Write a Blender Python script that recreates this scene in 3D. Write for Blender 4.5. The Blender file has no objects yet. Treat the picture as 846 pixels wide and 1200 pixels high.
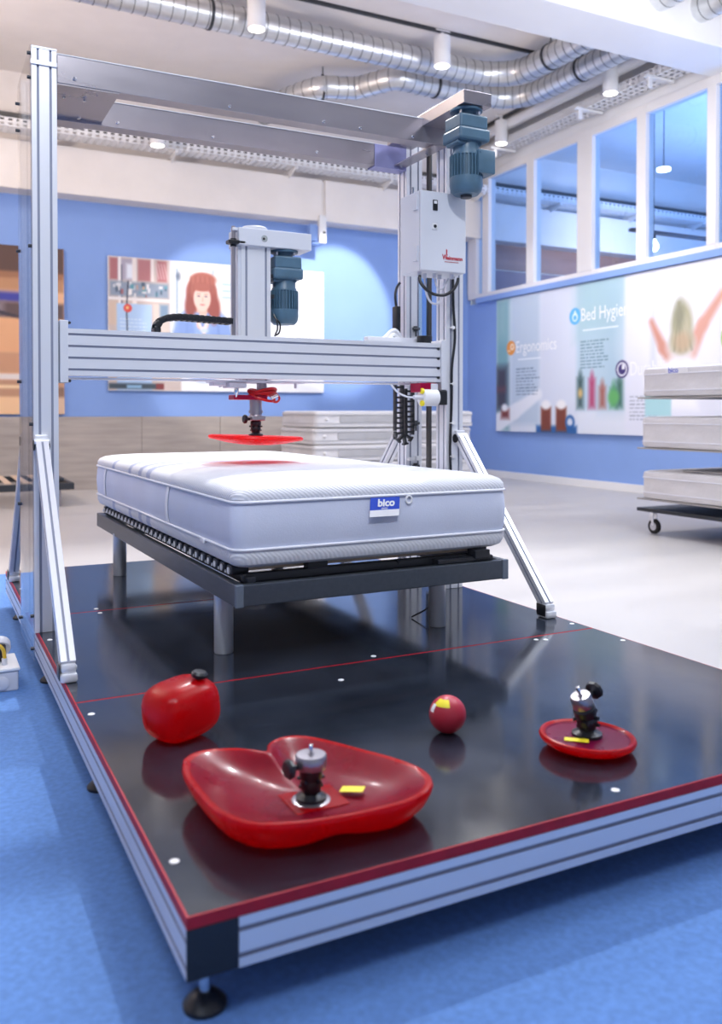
import bpy, bmesh, math, random
import numpy as np
from mathutils import Vector, Matrix
random.seed(4)
PI = math.pi
SC = bpy.context.scene
COL = SC.collection

# ------------------------------------------------------------------ camera, world, exposure
cam_d = bpy.data.cameras.new('camera')
cam = bpy.data.objects.new('camera', cam_d); COL.objects.link(cam)
cam.location = (0, 0, 0.745)
cam.rotation_euler = (math.radians(90 - 0.938), 0, math.radians(-26.796))
cam_d.sensor_fit = 'VERTICAL'; cam_d.sensor_height = 36; cam_d.sensor_width = 25.38
cam_d.lens = 36 * 1017.06 / 1200
cam_d.shift_y = -(600 - 499.7) / 1200
cam_d.clip_end = 100
cam_d.dof.use_dof = True; cam_d.dof.focus_distance = 3.05; cam_d.dof.aperture_fstop = 2.8
SC.camera = cam
SC.view_settings.view_transform = 'Standard'; SC.view_settings.look = 'None'
SC.view_settings.exposure = 0.0; SC.view_settings.gamma = 1; SC.view_settings.use_curve_mapping = False
W = bpy.data.worlds.new('daylight'); SC.world = W; W.use_nodes = True
bg = W.node_tree.nodes['Background']; bg.inputs[0].default_value = (0.80, 0.90, 1.0, 1); bg.inputs[1].default_value = .5
SC.cycles.max_bounces = 10; SC.cycles.transparent_max_bounces = 12

def light(name, kind, loc, power, color=(1, 1, 1), target=None, **kw):
    d = bpy.data.lights.new(name, kind); d.energy = power; d.color = color
    for k, v in kw.items(): setattr(d, k, v)
    o = bpy.data.objects.new(name, d); COL.objects.link(o); o.location = loc
    if target is not None:
        o.rotation_euler = (Vector(target) - Vector(loc)).to_track_quat('-Z', 'Y').to_euler()
    return o
COOL = (0.80, 0.88, 1.0); WARM = (1.0, 0.86, 0.72); NEUT = (1.0, 0.96, 0.93)
# downlights above the platform; panels, upward lights and a front spot added as unseen fill
light('downlight', 'SPOT', (2.5, 4.7, 4.45), 620, (.93, .96, 1), (1.3, 2.4, 0), spot_size=math.radians(100), spot_blend=.6, shadow_soft_size=.06)
light('downlight', 'SPOT', (1.9, 6.4, 4.15), 300, (.96, .97, 1), (.9, 2.4, 0), spot_size=math.radians(90), spot_blend=.6, shadow_soft_size=.10)
light('added_front_fill', 'SPOT', (.2, -1.1, 4.4), 430, (.93, .96, 1), (1.1, 3.3, 1.25), spot_size=math.radians(46), spot_blend=.5, shadow_soft_size=.12)  # added to brighten the gantry and mattress from the front
light('added_panel_fill', 'AREA', (-0.9, 0.2, 4.6), 75, COOL, (-0.9, 0.2, 0), shape='RECTANGLE', size=2.4, size_y=1.2)  # unseen area lights added for general brightness
light('added_panel_fill', 'AREA', (4.6, 2.4, 4.15), 120, COOL, (4.6, 2.4, 0), shape='RECTANGLE', size=2.4, size_y=1.2)
light('added_panel_fill', 'AREA', (5.0, 7.0, 4.3), 90, NEUT, (5.2, 6.9, 0), shape='RECTANGLE', size=1.5, size_y=.5)
light('added_panel_fill', 'AREA', (-1.8, 8.2, 4.6), 150, WARM, (-1.8, 8.2, 0), shape='RECTANGLE', size=2.0, size_y=1.0)
light('added_ceiling_fill', 'AREA', (-1.6, 6.5, 2.6), 210, (1, .84, .74), (-.6, 7.0, 6), shape='RECTANGLE', size=.6, size_y=.6)  # upward lights added only to lighten the ceiling
light('added_ceiling_fill', 'AREA', (5.8, 3.4, 2.9), 62, (.97, .97, 1), (5.6, 8.2, 4.7), shape='RECTANGLE', size=.6, size_y=.6)
light('added_ceiling_fill', 'AREA', (3.4, 1.6, 3.2), 130, (.95, .96, 1), (3.4, 2.4, 6), shape='RECTANGLE', size=.6, size_y=.6)

# ------------------------------------------------------------------ materials
def lin(c):
    if isinstance(c, str): c = [int(c[i:i+2], 16) / 255 for i in (0, 2, 4)]
    return tuple(x / 12.92 if x <= .04045 else ((x + .055) / 1.055) ** 2.4 for x in c[:3]) + (1,)
MATS = {}
def mat(name, base, rough=.5, metal=0, bump=None, vary=None, **kw):
    m = bpy.data.materials.new(name); m.use_nodes = True; nt = m.node_tree
    p = nt.nodes['Principled BSDF']
    p.inputs['Base Color'].default_value = lin(base) if isinstance(base, str) else tuple(base) + (1,)
    p.inputs['Roughness'].default_value = rough; p.inputs['Metallic'].default_value = metal
    for k, v in kw.items():
        p.inputs[k.replace('_', ' ')].default_value = v
    tc = nt.nodes.new('ShaderNodeTexCoord')
    if vary:                                       # (scale, amount, stretch)
        mp = nt.nodes.new('ShaderNodeMapping'); mp.inputs['Scale'].default_value = vary[2]
        nz = nt.nodes.new('ShaderNodeTexNoise'); nz.inputs['Scale'].default_value = vary[0]; nz.inputs['Detail'].default_value = 6
        nt.links.new(tc.outputs['Object'], mp.inputs[0]); nt.links.new(mp.outputs[0], nz.inputs['Vector'])
        hs = nt.nodes.new('ShaderNodeHueSaturation'); hs.inputs['Color'].default_value = p.inputs['Base Color'].default_value
        mr = nt.nodes.new('ShaderNodeMapRange'); mr.inputs[1].default_value = .3; mr.inputs[2].default_value = .7
        mr.inputs[3].default_value = 1 - vary[1]; mr.inputs[4].default_value = 1 + vary[1]
        nt.links.new(nz.outputs[0], mr.inputs[0]); nt.links.new(mr.outputs[0], hs.inputs['Value'])
        nt.links.new(hs.outputs[0], p.inputs['Base Color'])
        if len(vary) > 3:
            m2 = nt.nodes.new('ShaderNodeMapRange'); m2.inputs[1].default_value = .3; m2.inputs[2].default_value = .7
            m2.inputs[3].default_value = rough - vary[3]; m2.inputs[4].default_value = rough + vary[3]
            nt.links.new(nz.outputs[0], m2.inputs[0]); nt.links.new(m2.outputs[0], p.inputs['Roughness'])
    if bump:                                       # (scale, strength, distance, stretch)
        mp = nt.nodes.new('ShaderNodeMapping'); mp.inputs['Scale'].default_value = bump[3] if len(bump) > 3 else (1, 1, 1)
        nz = nt.nodes.new('ShaderNodeTexNoise'); nz.inputs['Scale'].default_value = bump[0]; nz.inputs['Detail'].default_value = 4
        nt.links.new(tc.outputs['Object'], mp.inputs[0]); nt.links.new(mp.outputs[0], nz.inputs['Vector'])
        bp = nt.nodes.new('ShaderNodeBump'); bp.inputs['Strength'].default_value = bump[1]; bp.inputs['Distance'].default_value = bump[2]
        nt.links.new(nz.outputs[0], bp.inputs['Height']); nt.links.new(bp.outputs[0], p.inputs['Normal'])
    MATS[name] = m
    return m
ONE = (1, 1, 1)
M_cream = mat('cream_plaster', (.80, .75, .72), .85, vary=(3, .03, ONE), bump=(25, .15, .01))
M_white = mat('white_paint', (.78, .78, .80), .6, vary=(2, .02, ONE))
M_blue = mat('blue_paint', (.225, .36, .72), .7, vary=(1.2, .04, ONE), bump=(120, .1, .002))
M_floor = mat('pale_vinyl', (.44, .42, .415), .42, vary=(1.1, .06, (1, 2.5, 1), .08))
M_carpet = mat('blue_carpet', (.12, .26, .60), .95, vary=(70, .12, ONE), bump=(900, .6, .003))
M_alu = mat('anodised_aluminium', (.80, .81, .86), .34, .35, bump=(300, .04, .001, (1, 1, 1)))
M_alu_shade = mat('aluminium_slot_shade', (.33, .35, .45), .6, .2)  # darker copy of the aluminium: groove shade put into the colour
M_steel = mat('brushed_steel', (.40, .375, .41), .30, .85, vary=(3, .04, (1, 1, 3), .03))
M_leg = mat('satin_steel_leg', (.58, .60, .66), .28, .45)
M_chrome = mat('chrome', (.8, .81, .84), .12, 1)
M_black = mat('black_plastic', (.012, .013, .018), .35)
M_rubber = mat('black_rubber', (.01, .01, .012), .7)
M_board = mat('black_film_plywood', (.017, .022, .034), .12, vary=(7, .35, (1, .6, 1), .03), bump=(60, .03, .002, (4, 1, 1)))
M_rededge = mat('red_board_edge', (.42, .001, .014), .55, vary=(30, .12, ONE))
M_motor = mat('blue_grey_motor_paint', (.075, .15, .22), .38, vary=(20, .1, ONE))
M_cabinet = mat('light_grey_powder_coat', (.66, .68, .74), .42, bump=(500, .05, .001))
M_print_red = mat('red_print', (.50, .0, .02), .5)
M_yellow = mat('yellow_sticker', (.90, .76, .02), .5)
M_redcable = mat('red_cable', (.62, .006, .01), .35)
M_redano = mat('red_anodised', (.42, .0, .05), .3, .5)
M_bedgrey = mat('charcoal_bed_frame', (.085, .10, .125), .38, .6, vary=(8, .08, (8, 1, 8)))
M_bedcap = mat('grey_corner_cap', (.15, .18, .23), .45, .2)
M_slat = mat('pale_beech', (.62, .47, .36), .5, vary=(10, .1, (8, 1, 1)))
M_capwhite = mat('white_plastic', (.80, .80, .82), .4)
M_wood = mat('greige_oak_laminate', (.40, .35, .32), .5, vary=(1.6, .16, (1, 1, 9)))
M_fabric_side = mat('white_mattress_border', (.62, .66, .80), .85, vary=(5, .03, ONE), bump=(220, .3, .002))
M_piping = mat('white_piping', (.80, .81, .88), .7)
M_strap = mat('white_webbing', (.80, .80, .86), .7)
M_wrap = mat('plastic_wrapped_mattress', (.70, .69, .71), .45, vary=(4, .06, (1, 1, 3)), bump=(9, .5, .02))
M_wrapside = mat('grey_mattress_border', (.45, .45, .47), .6, vary=(6, .06, ONE), bump=(20, .4, .01))
M_labelblue = mat('blue_label', (.03, .08, .55), .5)
M_labelwhite = mat('white_label', (.85, .85, .88), .5)
M_galv = mat('galvanised_steel', (.72, .73, .74), .36, .95, vary=(18, .06, (1, 1, 1), .04))
M_seam = mat('duct_seam', (.20, .21, .22), .35, .9)
M_frame = mat('white_window_frame', (.74, .72, .73), .5)
M_darkgrey = mat('dark_grey_steel', (.05, .055, .065), .4, .6)
M_shelf = mat('grey_shelf', (.36, .34, .33), .5)
M_brown = mat('brown_panel', (.34, .19, .15), .5, vary=(1.5, .15, (1, 1, 6)))
M_brownlow = mat('plum_panel', (.22, .16, .20), .5)
M_pipe = mat('dark_pipe', (.10, .10, .10), .5)
M_greybox = mat('pale_grey_plastic', (.62, .63, .70), .4)
M_yellowcable = mat('yellow_cable', (.65, .42, .03), .4)
M_darkprint = mat('grey_print', (.30, .30, .33), .6)
M_textwhite = mat('white_print', (.88, .89, .92), .5)

def emit(name, color, strength):
    m = bpy.data.materials.new(name); m.use_nodes = True; nt = m.node_tree; nt.nodes.clear()
    o = nt.nodes.new('ShaderNodeOutputMaterial'); e = nt.nodes.new('ShaderNodeEmission')
    e.inputs[0].default_value = tuple(color) + (1,); e.inputs[1].default_value = strength
    nt.links.new(e.outputs[0], o.inputs[0]); return m
M_glow = emit('lamp_glow', (1, .93, .85), 9)
M_glowcool = emit('lamp_glow_cool', (.9, .95, 1), 3)
M_glowwarm = emit('bulb_glow', (1, .9, .72), 14)

def glass(name, tint, refl_ior=1.5, rough=0.0):
    """thin sheet: clear transmission with a true Fresnel reflection"""
    m = bpy.data.materials.new(name); m.use_nodes = True; nt = m.node_tree; nt.nodes.clear()
    o = nt.nodes.new('ShaderNodeOutputMaterial'); mx = nt.nodes.new('ShaderNodeMixShader')
    t = nt.nodes.new('ShaderNodeBsdfTransparent'); t.inputs[0].default_value = tuple(tint) + (1,)
    g = nt.nodes.new('ShaderNodeBsdfGlossy'); g.inputs['Roughness'].default_value = rough
    f = nt.nodes.new('ShaderNodeFresnel'); ge = nt.nodes.new('ShaderNodeNewGeometry'); mr = nt.nodes.new('ShaderNodeMapRange')
    mr.inputs[3].default_value = refl_ior; mr.inputs[4].default_value = 1/refl_ior      # same reflection from either face of the sheet
    nt.links.new(ge.outputs['Backfacing'], mr.inputs[0]); nt.links.new(mr.outputs[0], f.inputs[0])
    nt.links.new(f.outputs[0], mx.inputs[0]); nt.links.new(t.outputs[0], mx.inputs[1]); nt.links.new(g.outputs[0], mx.inputs[2])
    nt.links.new(mx.outputs[0], o.inputs[0]); return m
M_pane = glass('glass_with_blue_light_tint', (.74, .86, .99))  # clear panes; the tint carries part of the blue light beyond them
M_acrylic = glass('clear_acrylic', (.97, .97, .98))
M_tube = glass('pale_blue_tube', (.72, .86, .98))

def red_resin(name, base, trans, clear):
    m = bpy.data.materials.new(name); m.use_nodes = True; nt = m.node_tree
    p = nt.nodes['Principled BSDF']; out = nt.nodes['Material Output']
    p.inputs['Base Color'].default_value = tuple(base) + (1,); p.inputs['Roughness'].default_value = .22; p.inputs['Specular IOR Level'].default_value = .35
    p.inputs['Subsurface Weight'].default_value = .35; p.inputs['Subsurface Radius'].default_value = (.04, .004, .004)
    p.inputs['Subsurface Scale'].default_value = 1.0
    p.inputs['Coat Weight'].default_value = .2; p.inputs['Coat Roughness'].default_value = .12
    tc = nt.nodes.new('ShaderNodeTexCoord'); nz = nt.nodes.new('ShaderNodeTexNoise'); nz.inputs['Scale'].default_value = 14; nz.inputs['Detail'].default_value = 5
    nt.links.new(tc.outputs['Object'], nz.inputs['Vector'])
    mr = nt.nodes.new('ShaderNodeMapRange'); mr.inputs[1].default_value = .3; mr.inputs[2].default_value = .7; mr.inputs[3].default_value = .22; mr.inputs[4].default_value = .40
    nt.links.new(nz.outputs[0], mr.inputs[0]); nt.links.new(mr.outputs[0], p.inputs['Roughness'])
    t = nt.nodes.new('ShaderNodeBsdfTransparent'); t.inputs[0].default_value = tuple(trans) + (1,)
    mx = nt.nodes.new('ShaderNodeMixShader'); mx.inputs[0].default_value = clear
    tl = nt.nodes.new('ShaderNodeBsdfTranslucent'); tl.inputs[0].default_value = (min(1, base[0]*1.7), base[1], base[2]*.6, 1)
    m0 = nt.nodes.new('ShaderNodeMixShader'); m0.inputs[0].default_value = .42
    nt.links.new(p.outputs[0], m0.inputs[1]); nt.links.new(tl.outputs[0], m0.inputs[2])
    nt.links.new(m0.outputs[0], mx.inputs[1]); nt.links.new(t.outputs[0], mx.inputs[2]); nt.links.new(mx.outputs[0], out.inputs[0])
    return m
M_red = red_resin('translucent_red_resin', (.56, .002, .008), (.85, .04, .04), .16)
M_redtop = red_resin('red_resin_deck', (.32, .004, .03), (.85, .06, .06), .08)
M_redmag = red_resin('magenta_red_deck', (.26, .001, .06), (.85, .06, .06), .05)
M_redmatte = mat('frosted_red_ball', (.46, .02, .045), .42)
M_reddisc = red_resin('clear_red_disc', (.85, .01, .015), (.95, .30, .32), .30)

# mattress top: white knit with fine ribs and darker zone bands
def mattress_top_mat():
    m = bpy.data.materials.new('knitted_mattress_top'); m.use_nodes = True; nt = m.node_tree
    p = nt.nodes['Principled BSDF']; p.inputs['Roughness'].default_value = .85
    tc = nt.nodes.new('ShaderNodeTexCoord'); sep = nt.nodes.new('ShaderNodeSeparateXYZ'); nt.links.new(tc.outputs['Object'], sep.inputs[0])
    cr = nt.nodes.new('ShaderNodeValToRGB'); e = cr.color_ramp; e.interpolation = 'LINEAR'
    white = (.70, .71, .76, 1); grey = (.42, .46, .62, 1)
    mp = nt.nodes.new('ShaderNodeMapRange'); mp.inputs[1].default_value = 0; mp.inputs[2].default_value = 2.0
    nt.links.new(sep.outputs[1], mp.inputs[0]); nt.links.new(mp.outputs[0], cr.inputs[0])
    e.elements[0].position = 0; e.elements[0].color = white; e.elements[1].position = 1; e.elements[1].color = white
    for y0, y1, c in ((.98, 1.03, grey), (1.12, 1.16, grey), (1.30, 1.335, grey), (1.62, 1.66, grey)):
        for yy, cc in ((y0 - .012, white), (y0, c), (y1, c), (y1 + .012, white)):
            el = e.elements.new(yy / 2); el.color = cc
    nt.links.new(cr.outputs[0], p.inputs['Base Color'])
    wv = nt.nodes.new('ShaderNodeTexWave'); wv.wave_type = 'BANDS'; wv.bands_direction = 'DIAGONAL'; wv.inputs['Scale'].default_value = 42
    wv.inputs['Distortion'].default_value = 1.2; wv.inputs['Detail'].default_value = 1
    nt.links.new(tc.outputs['Object'], wv.inputs['Vector'])
    nz = nt.nodes.new('ShaderNodeTexNoise'); nz.inputs['Scale'].default_value = 9; nt.links.new(tc.outputs['Object'], nz.inputs['Vector'])
    ad = nt.nodes.new('ShaderNodeMath'); ad.operation = 'MULTIPLY_ADD'; ad.inputs[1].default_value = .25
    nt.links.new(wv.outputs['Fac'], ad.inputs[0]); nt.links.new(nz.outputs[0], ad.inputs[2])
    bp = nt.nodes.new('ShaderNodeBump'); bp.inputs['Strength'].default_value = .45; bp.inputs['Distance'].default_value = .008
    nt.links.new(ad.outputs[0], bp.inputs['Height']); nt.links.new(bp.outputs[0], p.inputs['Normal'])
    return m
M_top = mattress_top_mat()
def vcol_mat(name, rough=.45):
    m = bpy.data.materials.new(name); m.use_nodes = True; nt = m.node_tree; p = nt.nodes['Principled BSDF']
    a = nt.nodes.new('ShaderNodeAttribute'); a.attribute_name = 'print'
    nt.links.new(a.outputs['Color'], p.inputs['Base Color']); p.inputs['Roughness'].default_value = rough
    return m
M_print = vcol_mat('printed_panel')

# ------------------------------------------------------------------ mesh helpers (all geometry written in world metres)
class B:
    def __init__(s): s.bm = bmesh.new()
    def box(s, a, b, bev=0, rot=None):
        x0, y0, z0 = [min(p, q) for p, q in zip(a, b)]; x1, y1, z1 = [max(p, q) for p, q in zip(a, b)]
        bm = bmesh.new()
        bmesh.ops.create_cube(bm, size=1, matrix=Matrix.Translation(((x0+x1)/2, (y0+y1)/2, (z0+z1)/2)) @ Matrix.Diagonal((x1-x0, y1-y0, z1-z0, 1)))
        if bev: bmesh.ops.bevel(bm, geom=bm.edges[:], offset=bev, segments=2, affect='EDGES', profile=.5)
        if rot is not None: bmesh.ops.transform(bm, matrix=rot, verts=bm.verts)
        s.join(bm); return s
    def join(s, bm):
        me = bpy.data.meshes.new('tmp'); bm.to_mesh(me); bm.free(); s.bm.from_mesh(me); bpy.data.meshes.remove(me)
    def cyl(s, p0, p1, r, r1=None, n=20, bev=0):
        p0, p1 = Vector(p0), Vector(p1); d = p1 - p0; L = d.length
        bm = bmesh.new()
        M = Matrix.Translation((p0 + p1) / 2) @ d.to_track_quat('Z', 'Y').to_matrix().to_4x4()
        bmesh.ops.create_cone(bm, cap_ends=True, segments=n, radius1=r, radius2=r if r1 is None else r1, depth=L, matrix=M)
        if bev:
            es = [e for e in bm.edges if any(len(f.verts) > 4 for f in e.link_faces)]
            bmesh.ops.bevel(bm, geom=es, offset=bev, segments=2, affect='EDGES', profile=.5)
        s.join(bm); return s
    def lathe(s, prof, origin, axis=(0, 0, 1), n=28):
        """prof: list of (r, h) along axis from origin"""
        q = Vector(axis).normalized().to_track_quat('Z', 'Y').to_matrix(); o = Vector(origin); bm = s.bm
        rings = []
        for r, h in prof:
            if r < 1e-6: rings.append([bm.verts.new(o + q @ Vector((0, 0, h)))])
            else: rings.append([bm.verts.new(o + q @ Vector((r*math.cos(2*PI*i/n), r*math.sin(2*PI*i/n), h))) for i in range(n)])
        for a, b in zip(rings, rings[1:]):
            for i in range(n):
                j = (i + 1) % n
                if len(a) == 1 and len(b) == 1: continue
                if len(a) == 1: bm.faces.new((a[0], b[j], b[i]))
                elif len(b) == 1: bm.faces.new((a[i], a[j], b[0]))
                else: bm.faces.new((a[i], a[j], b[j], b[i]))
        for rg, rev in ((rings[0], True), (rings[-1], False)):
            if len(rg) > 1: bm.faces.new(rg[::-1] if rev else rg)
        return s
    def tube(s, pts, r, n=8, smooth=0):
        pts = [Vector(p) for p in pts]
        if smooth: pts = catmull(pts, smooth)
        bm = s.bm; up = None; rings = []
        for i, p in enumerate(pts):
            t = (pts[min(i+1, len(pts)-1)] - pts[max(i-1, 0)]).normalized()
            if up is None: up = Vector((0, 0, 1)) if abs(t.z) < .9 else Vector((1, 0, 0))
            u = t.cross(up).normalized(); v = u.cross(t).normalized(); up = v
            rings.append([bm.verts.new(p + r*(math.cos(2*PI*k/n)*u + math.sin(2*PI*k/n)*v)) for k in range(n)])
        for a, b in zip(rings, rings[1:]):
            for i in range(n): bm.faces.new((a[i], a[(i+1) % n], b[(i+1) % n], b[i]))
        bm.faces.new(rings[0][::-1]); bm.faces.new(rings[-1]); return s
    def prism(s, poly, p0, p1, xdir):
        """extrude 2D polygon (u,v) from p0 to p1; u along xdir"""
        p0, p1 = Vector(p0), Vector(p1); w = (p1 - p0).normalized(); u = Vector(xdir); u = (u - w*u.dot(w)).normalized(); v = w.cross(u)
        bm = s.bm; A = [bm.verts.new(p0 + u*a + v*b) for a, b in poly]; C = [bm.verts.new(p1 + u*a + v*b) for a, b in poly]
        n = len(poly)
        for i in range(n): bm.faces.new((A[i], A[(i+1) % n], C[(i+1) % n], C[i]))
        bm.faces.new(A[::-1]); bm.faces.new(C); return s
    def quad(s, *ps):
        s.bm.faces.new([s.bm.verts.new(p) for p in ps]); return s
def catmull(P, k):
    out = []
    for i in range(len(P) - 1):
        a, b, c, d = P[max(i-1, 0)], P[i], P[i+1], P[min(i+2, len(P)-1)]
        for j in range(k):
            t = j / k
            out.append(.5*((2*b) + (c-a)*t + (2*a-5*b+4*c-d)*t*t + (3*b-a-3*c+d)*t**3))
    out.append(P[-1]); return out
def root_loc(o):
    v = Vector((0, 0, 0))
    while o: v += o.location; o = o.parent
    return v
def build(b, name, m, parent=None, smooth=True, label=None, origin=None, keep_normals=False):
    bm = b.bm if isinstance(b, B) else b
    if not keep_normals: bmesh.ops.recalc_face_normals(bm, faces=bm.faces[:])
    off = Vector((0, 0, 0))
    if parent is not None: off = root_loc(parent)
    lo = Vector(origin) if origin is not None else Vector((0, 0, 0))
    if origin is not None and parent is None: off = lo
    bmesh.ops.translate(bm, vec=-off, verts=bm.verts)
    me = bpy.data.meshes.new(name); bm.to_mesh(me); bm.free()
    o = bpy.data.objects.new(name, me); COL.objects.link(o)
    if parent is not None: o.parent = parent
    elif origin is not None: o.location = lo
    if isinstance(m, (list, tuple)):
        for x in m: me.materials.append(x)
    else: me.materials.append(m)
    if smooth:
        for p in me.polygons: p.use_smooth = True
        try: me.set_sharp_from_angle(angle=math.radians(35))
        except Exception: pass
    if label: o['label'] = label
    return o
def thing(name, loc, label, cat, group=None):
    o = bpy.data.objects.new(name, None); o.empty_display_size = .05; COL.objects.link(o); o.location = loc
    o['label'] = label; o['category'] = cat
    if group: o['group'] = group
    return o
def tag(o, label, cat, group=None):
    o['label'] = label; o['category'] = cat
    if group: o['group'] = group
    return o
def struct(b, name, m, smooth=False, parent=None):
    o = build(b, name, m, parent, smooth)
    if parent is None: o['kind'] = 'structure'
    return o
def copy_tree(o, loc=None, label=None, parent=None):
    c = o.copy(); COL.objects.link(c)
    if parent is not None: c.parent = parent
    if loc is not None: c.location = loc
    if label: c['label'] = label
    for ch in list(o.children): copy_tree(ch, None, None, c)
    return c
def tslot(w, h, sw, sh, o=.008, d=.0045):
    """cross-section polygon of a slotted aluminium profile; sw slots on the ±v faces at u positions, sh on the ±u faces"""
    P = []
    def side(p0, p1, slots, inward):
        p0, p1 = Vector(p0), Vector(p1); t = (p1 - p0).normalized(); mid = (p0 + p1) / 2; n = Vector(inward)
        P.append(tuple(p0))
        for c in sorted(slots):
            a = mid + t*(c - o/2); b = mid + t*(c + o/2)
            P.extend([tuple(a), tuple(a + n*d), tuple(b + n*d), tuple(b)])
    side((-w/2, -h/2), (w/2, -h/2), sw, (0, 1)); side((w/2, -h/2), (w/2, h/2), sh, (-1, 0))
    side((w/2, h/2), (-w/2, h/2), sw, (0, -1)); side((-w/2, h/2), (-w/2, -h/2), sh, (1, 0))
    return P
def profile(p0, p1, w, h, sw, sh, xdir, **k):
    P = tslot(w, h, sw, sh, **k); n = len(P); b = B(); b.prism(P, p0, p1, xdir); b.bm.faces.ensure_lookup_table()
    edge = lambda p: min(w/2-abs(p[0]), h/2-abs(p[1])) < 1e-6
    for i in range(n):
        if not (edge(P[i]) and edge(P[(i+1) % n])): b.bm.faces[i].material_index = 1
    return b
def text_mesh(s, size, name, m, M, parent, ext=.0006, bold=0, label=None, align='LEFT', squeeze=1):
    cu = bpy.data.curves.new('tmp_text', 'FONT'); cu.body = s; cu.size = size; cu.extrude = ext; cu.offset = bold; cu.align_x = align; cu.resolution_u = 3
    ob = bpy.data.objects.new('tmp_text', cu); COL.objects.link(ob); bpy.context.view_layer.update()
    me = bpy.data.meshes.new_from_object(ob.evaluated_get(bpy.context.evaluated_depsgraph_get()))
    bpy.data.objects.remove(ob); bpy.data.curves.remove(cu); me.name = name
    me.transform(Matrix.Translation(-root_loc(parent)) @ M @ Matrix.Diagonal((squeeze, 1, 1, 1)))
    me.materials.clear(); me.materials.append(m)
    o = bpy.data.objects.new(name, me); COL.objects.link(o); o.parent = parent
    if label: o['label'] = label
    return o
def face_matrix(origin, u, v):
    u = Vector(u).normalized(); v = Vector(v).normalized(); n = u.cross(v)
    return Matrix.Translation(origin) @ Matrix(((u.x, v.x, n.x, 0), (u.y, v.y, n.y, 0), (u.z, v.z, n.z, 0), (0, 0, 0, 1)))

# ------------------------------------------------------------------ painter for flat prints (vertex colours on a fine grid)
class Print:
    def __init__(s, nx, ny, w, h, base):
        s.nx, s.ny, s.w, s.h = nx, ny, w, h
        s.U, s.V = np.meshgrid(np.linspace(0, w, nx+1), np.linspace(0, h, ny+1))
        s.C = np.ones((ny+1, nx+1, 3)) * np.array(s.c(base))
    def c(s, c): return [int(c[i:i+2], 16) / 255 for i in (0, 2, 4)]
    def put(s, mask, c): s.C = s.C*(1-mask[..., None]) + np.array(s.c(c))*mask[..., None]
    def edge(s, d, soft): return np.clip(.5 - d/max(soft, 1e-4), 0, 1)
    def rect(s, u0, v0, u1, v1, c, soft=.01, a=1):
        d = np.maximum(np.maximum(u0 - s.U, s.U - u1), np.maximum(v0 - s.V, s.V - v1)); s.put(s.edge(d, soft)*a, c)
    def ell(s, u, v, ru, rv, c, soft=.01, a=1, rot=0):
        x, y = s.U-u, s.V-v; cs, sn = math.cos(rot), math.sin(rot); x, y = x*cs+y*sn, -x*sn+y*cs
        d = (np.sqrt((x/ru)**2 + (y/rv)**2) - 1)*min(ru, rv); s.put(s.edge(d, soft)*a, c)
    def ring(s, u, v, r, t, c, soft=.008):
        d = np.abs(np.hypot(s.U-u, s.V-v) - r) - t; s.put(s.edge(d, soft), c)
    def seg(s, pts, c, r0, r1=None, soft=.01, a=1):
        r1 = r0 if r1 is None else r1; n = len(pts) - 1
        for i in range(n):
            (x0, y0), (x1, y1) = pts[i], pts[i+1]; dx, dy = x1-x0, y1-y0; L = dx*dx+dy*dy
            t = np.clip(((s.U-x0)*dx + (s.V-y0)*dy)/L, 0, 1)
            rr = r0 + (r1-r0)*(i+t)/n
            s.put(s.edge(np.hypot(s.U-x0-t*dx, s.V-y0-t*dy) - rr, soft)*a, c)
    def grad_v(s, v0, v1, c, a0, a1, u0=-9, u1=9):
        t = np.clip((s.V-v0)/(v1-v0), 0, 1); m = (s.U >= u0)*(s.U <= u1)*(s.V >= v0)*(s.V <= v1); s.put(m*(a0+(a1-a0)*t), c)
    def lines(s, u, v, w, n, dv, c, t=.008, a=.7, seed=0):
        rs = random.Random(seed)
        for i in range(n):
            x = u; ww = w*rs.uniform(.7, 1)
            while x < u+ww:
                l = rs.uniform(.03, .11)*w/.5; s.rect(x, v-i*dv-t, min(x+l, u+ww), v-i*dv+t, c, .006, a); x += l + .018*w/.5
    def build(s, name, origin, u, v, n, thick, parent, side_mat):
        o, u, v, nn = Vector(origin), Vector(u), Vector(v), Vector(n)
        nx, ny = s.nx, s.ny
        U = s.U.ravel(); V = s.V.ravel()
        co = np.array(o)[None] + U[:, None]*np.array(u)[None] + V[:, None]*np.array(v)[None] - np.array(root_loc(parent))[None]
        i = np.arange(nx*ny); r, c = i // nx, i % nx; a = r*(nx+1)+c
        faces = np.stack([a, a+1, a+nx+2, a+nx+1], 1)
        me = bpy.data.meshes.new(name); me.from_pydata(co.tolist(), [], faces.tolist())
        at = me.color_attributes.new('print', 'FLOAT_COLOR', 'POINT')
        C = np.clip(s.C.reshape(-1, 3), 0, 1); L = np.where(C <= .04045, C/12.92, ((C+.055)/1.055)**2.4)
        at.data.foreach_set('color', np.concatenate([L, np.ones((len(L), 1))], 1).ravel())
        me.materials.append(M_print); ob = bpy.data.objects.new(name, me); COL.objects.link(ob); ob.parent = parent
        bk = B(); e = .0015
        c0 = o - nn*e; c1 = o + u*s.w + v*s.h - nn*thick
        bk.box(tuple(c0), tuple(c1)); build(bk, 'backing_board', side_mat, parent, False)
        return ob

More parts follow.
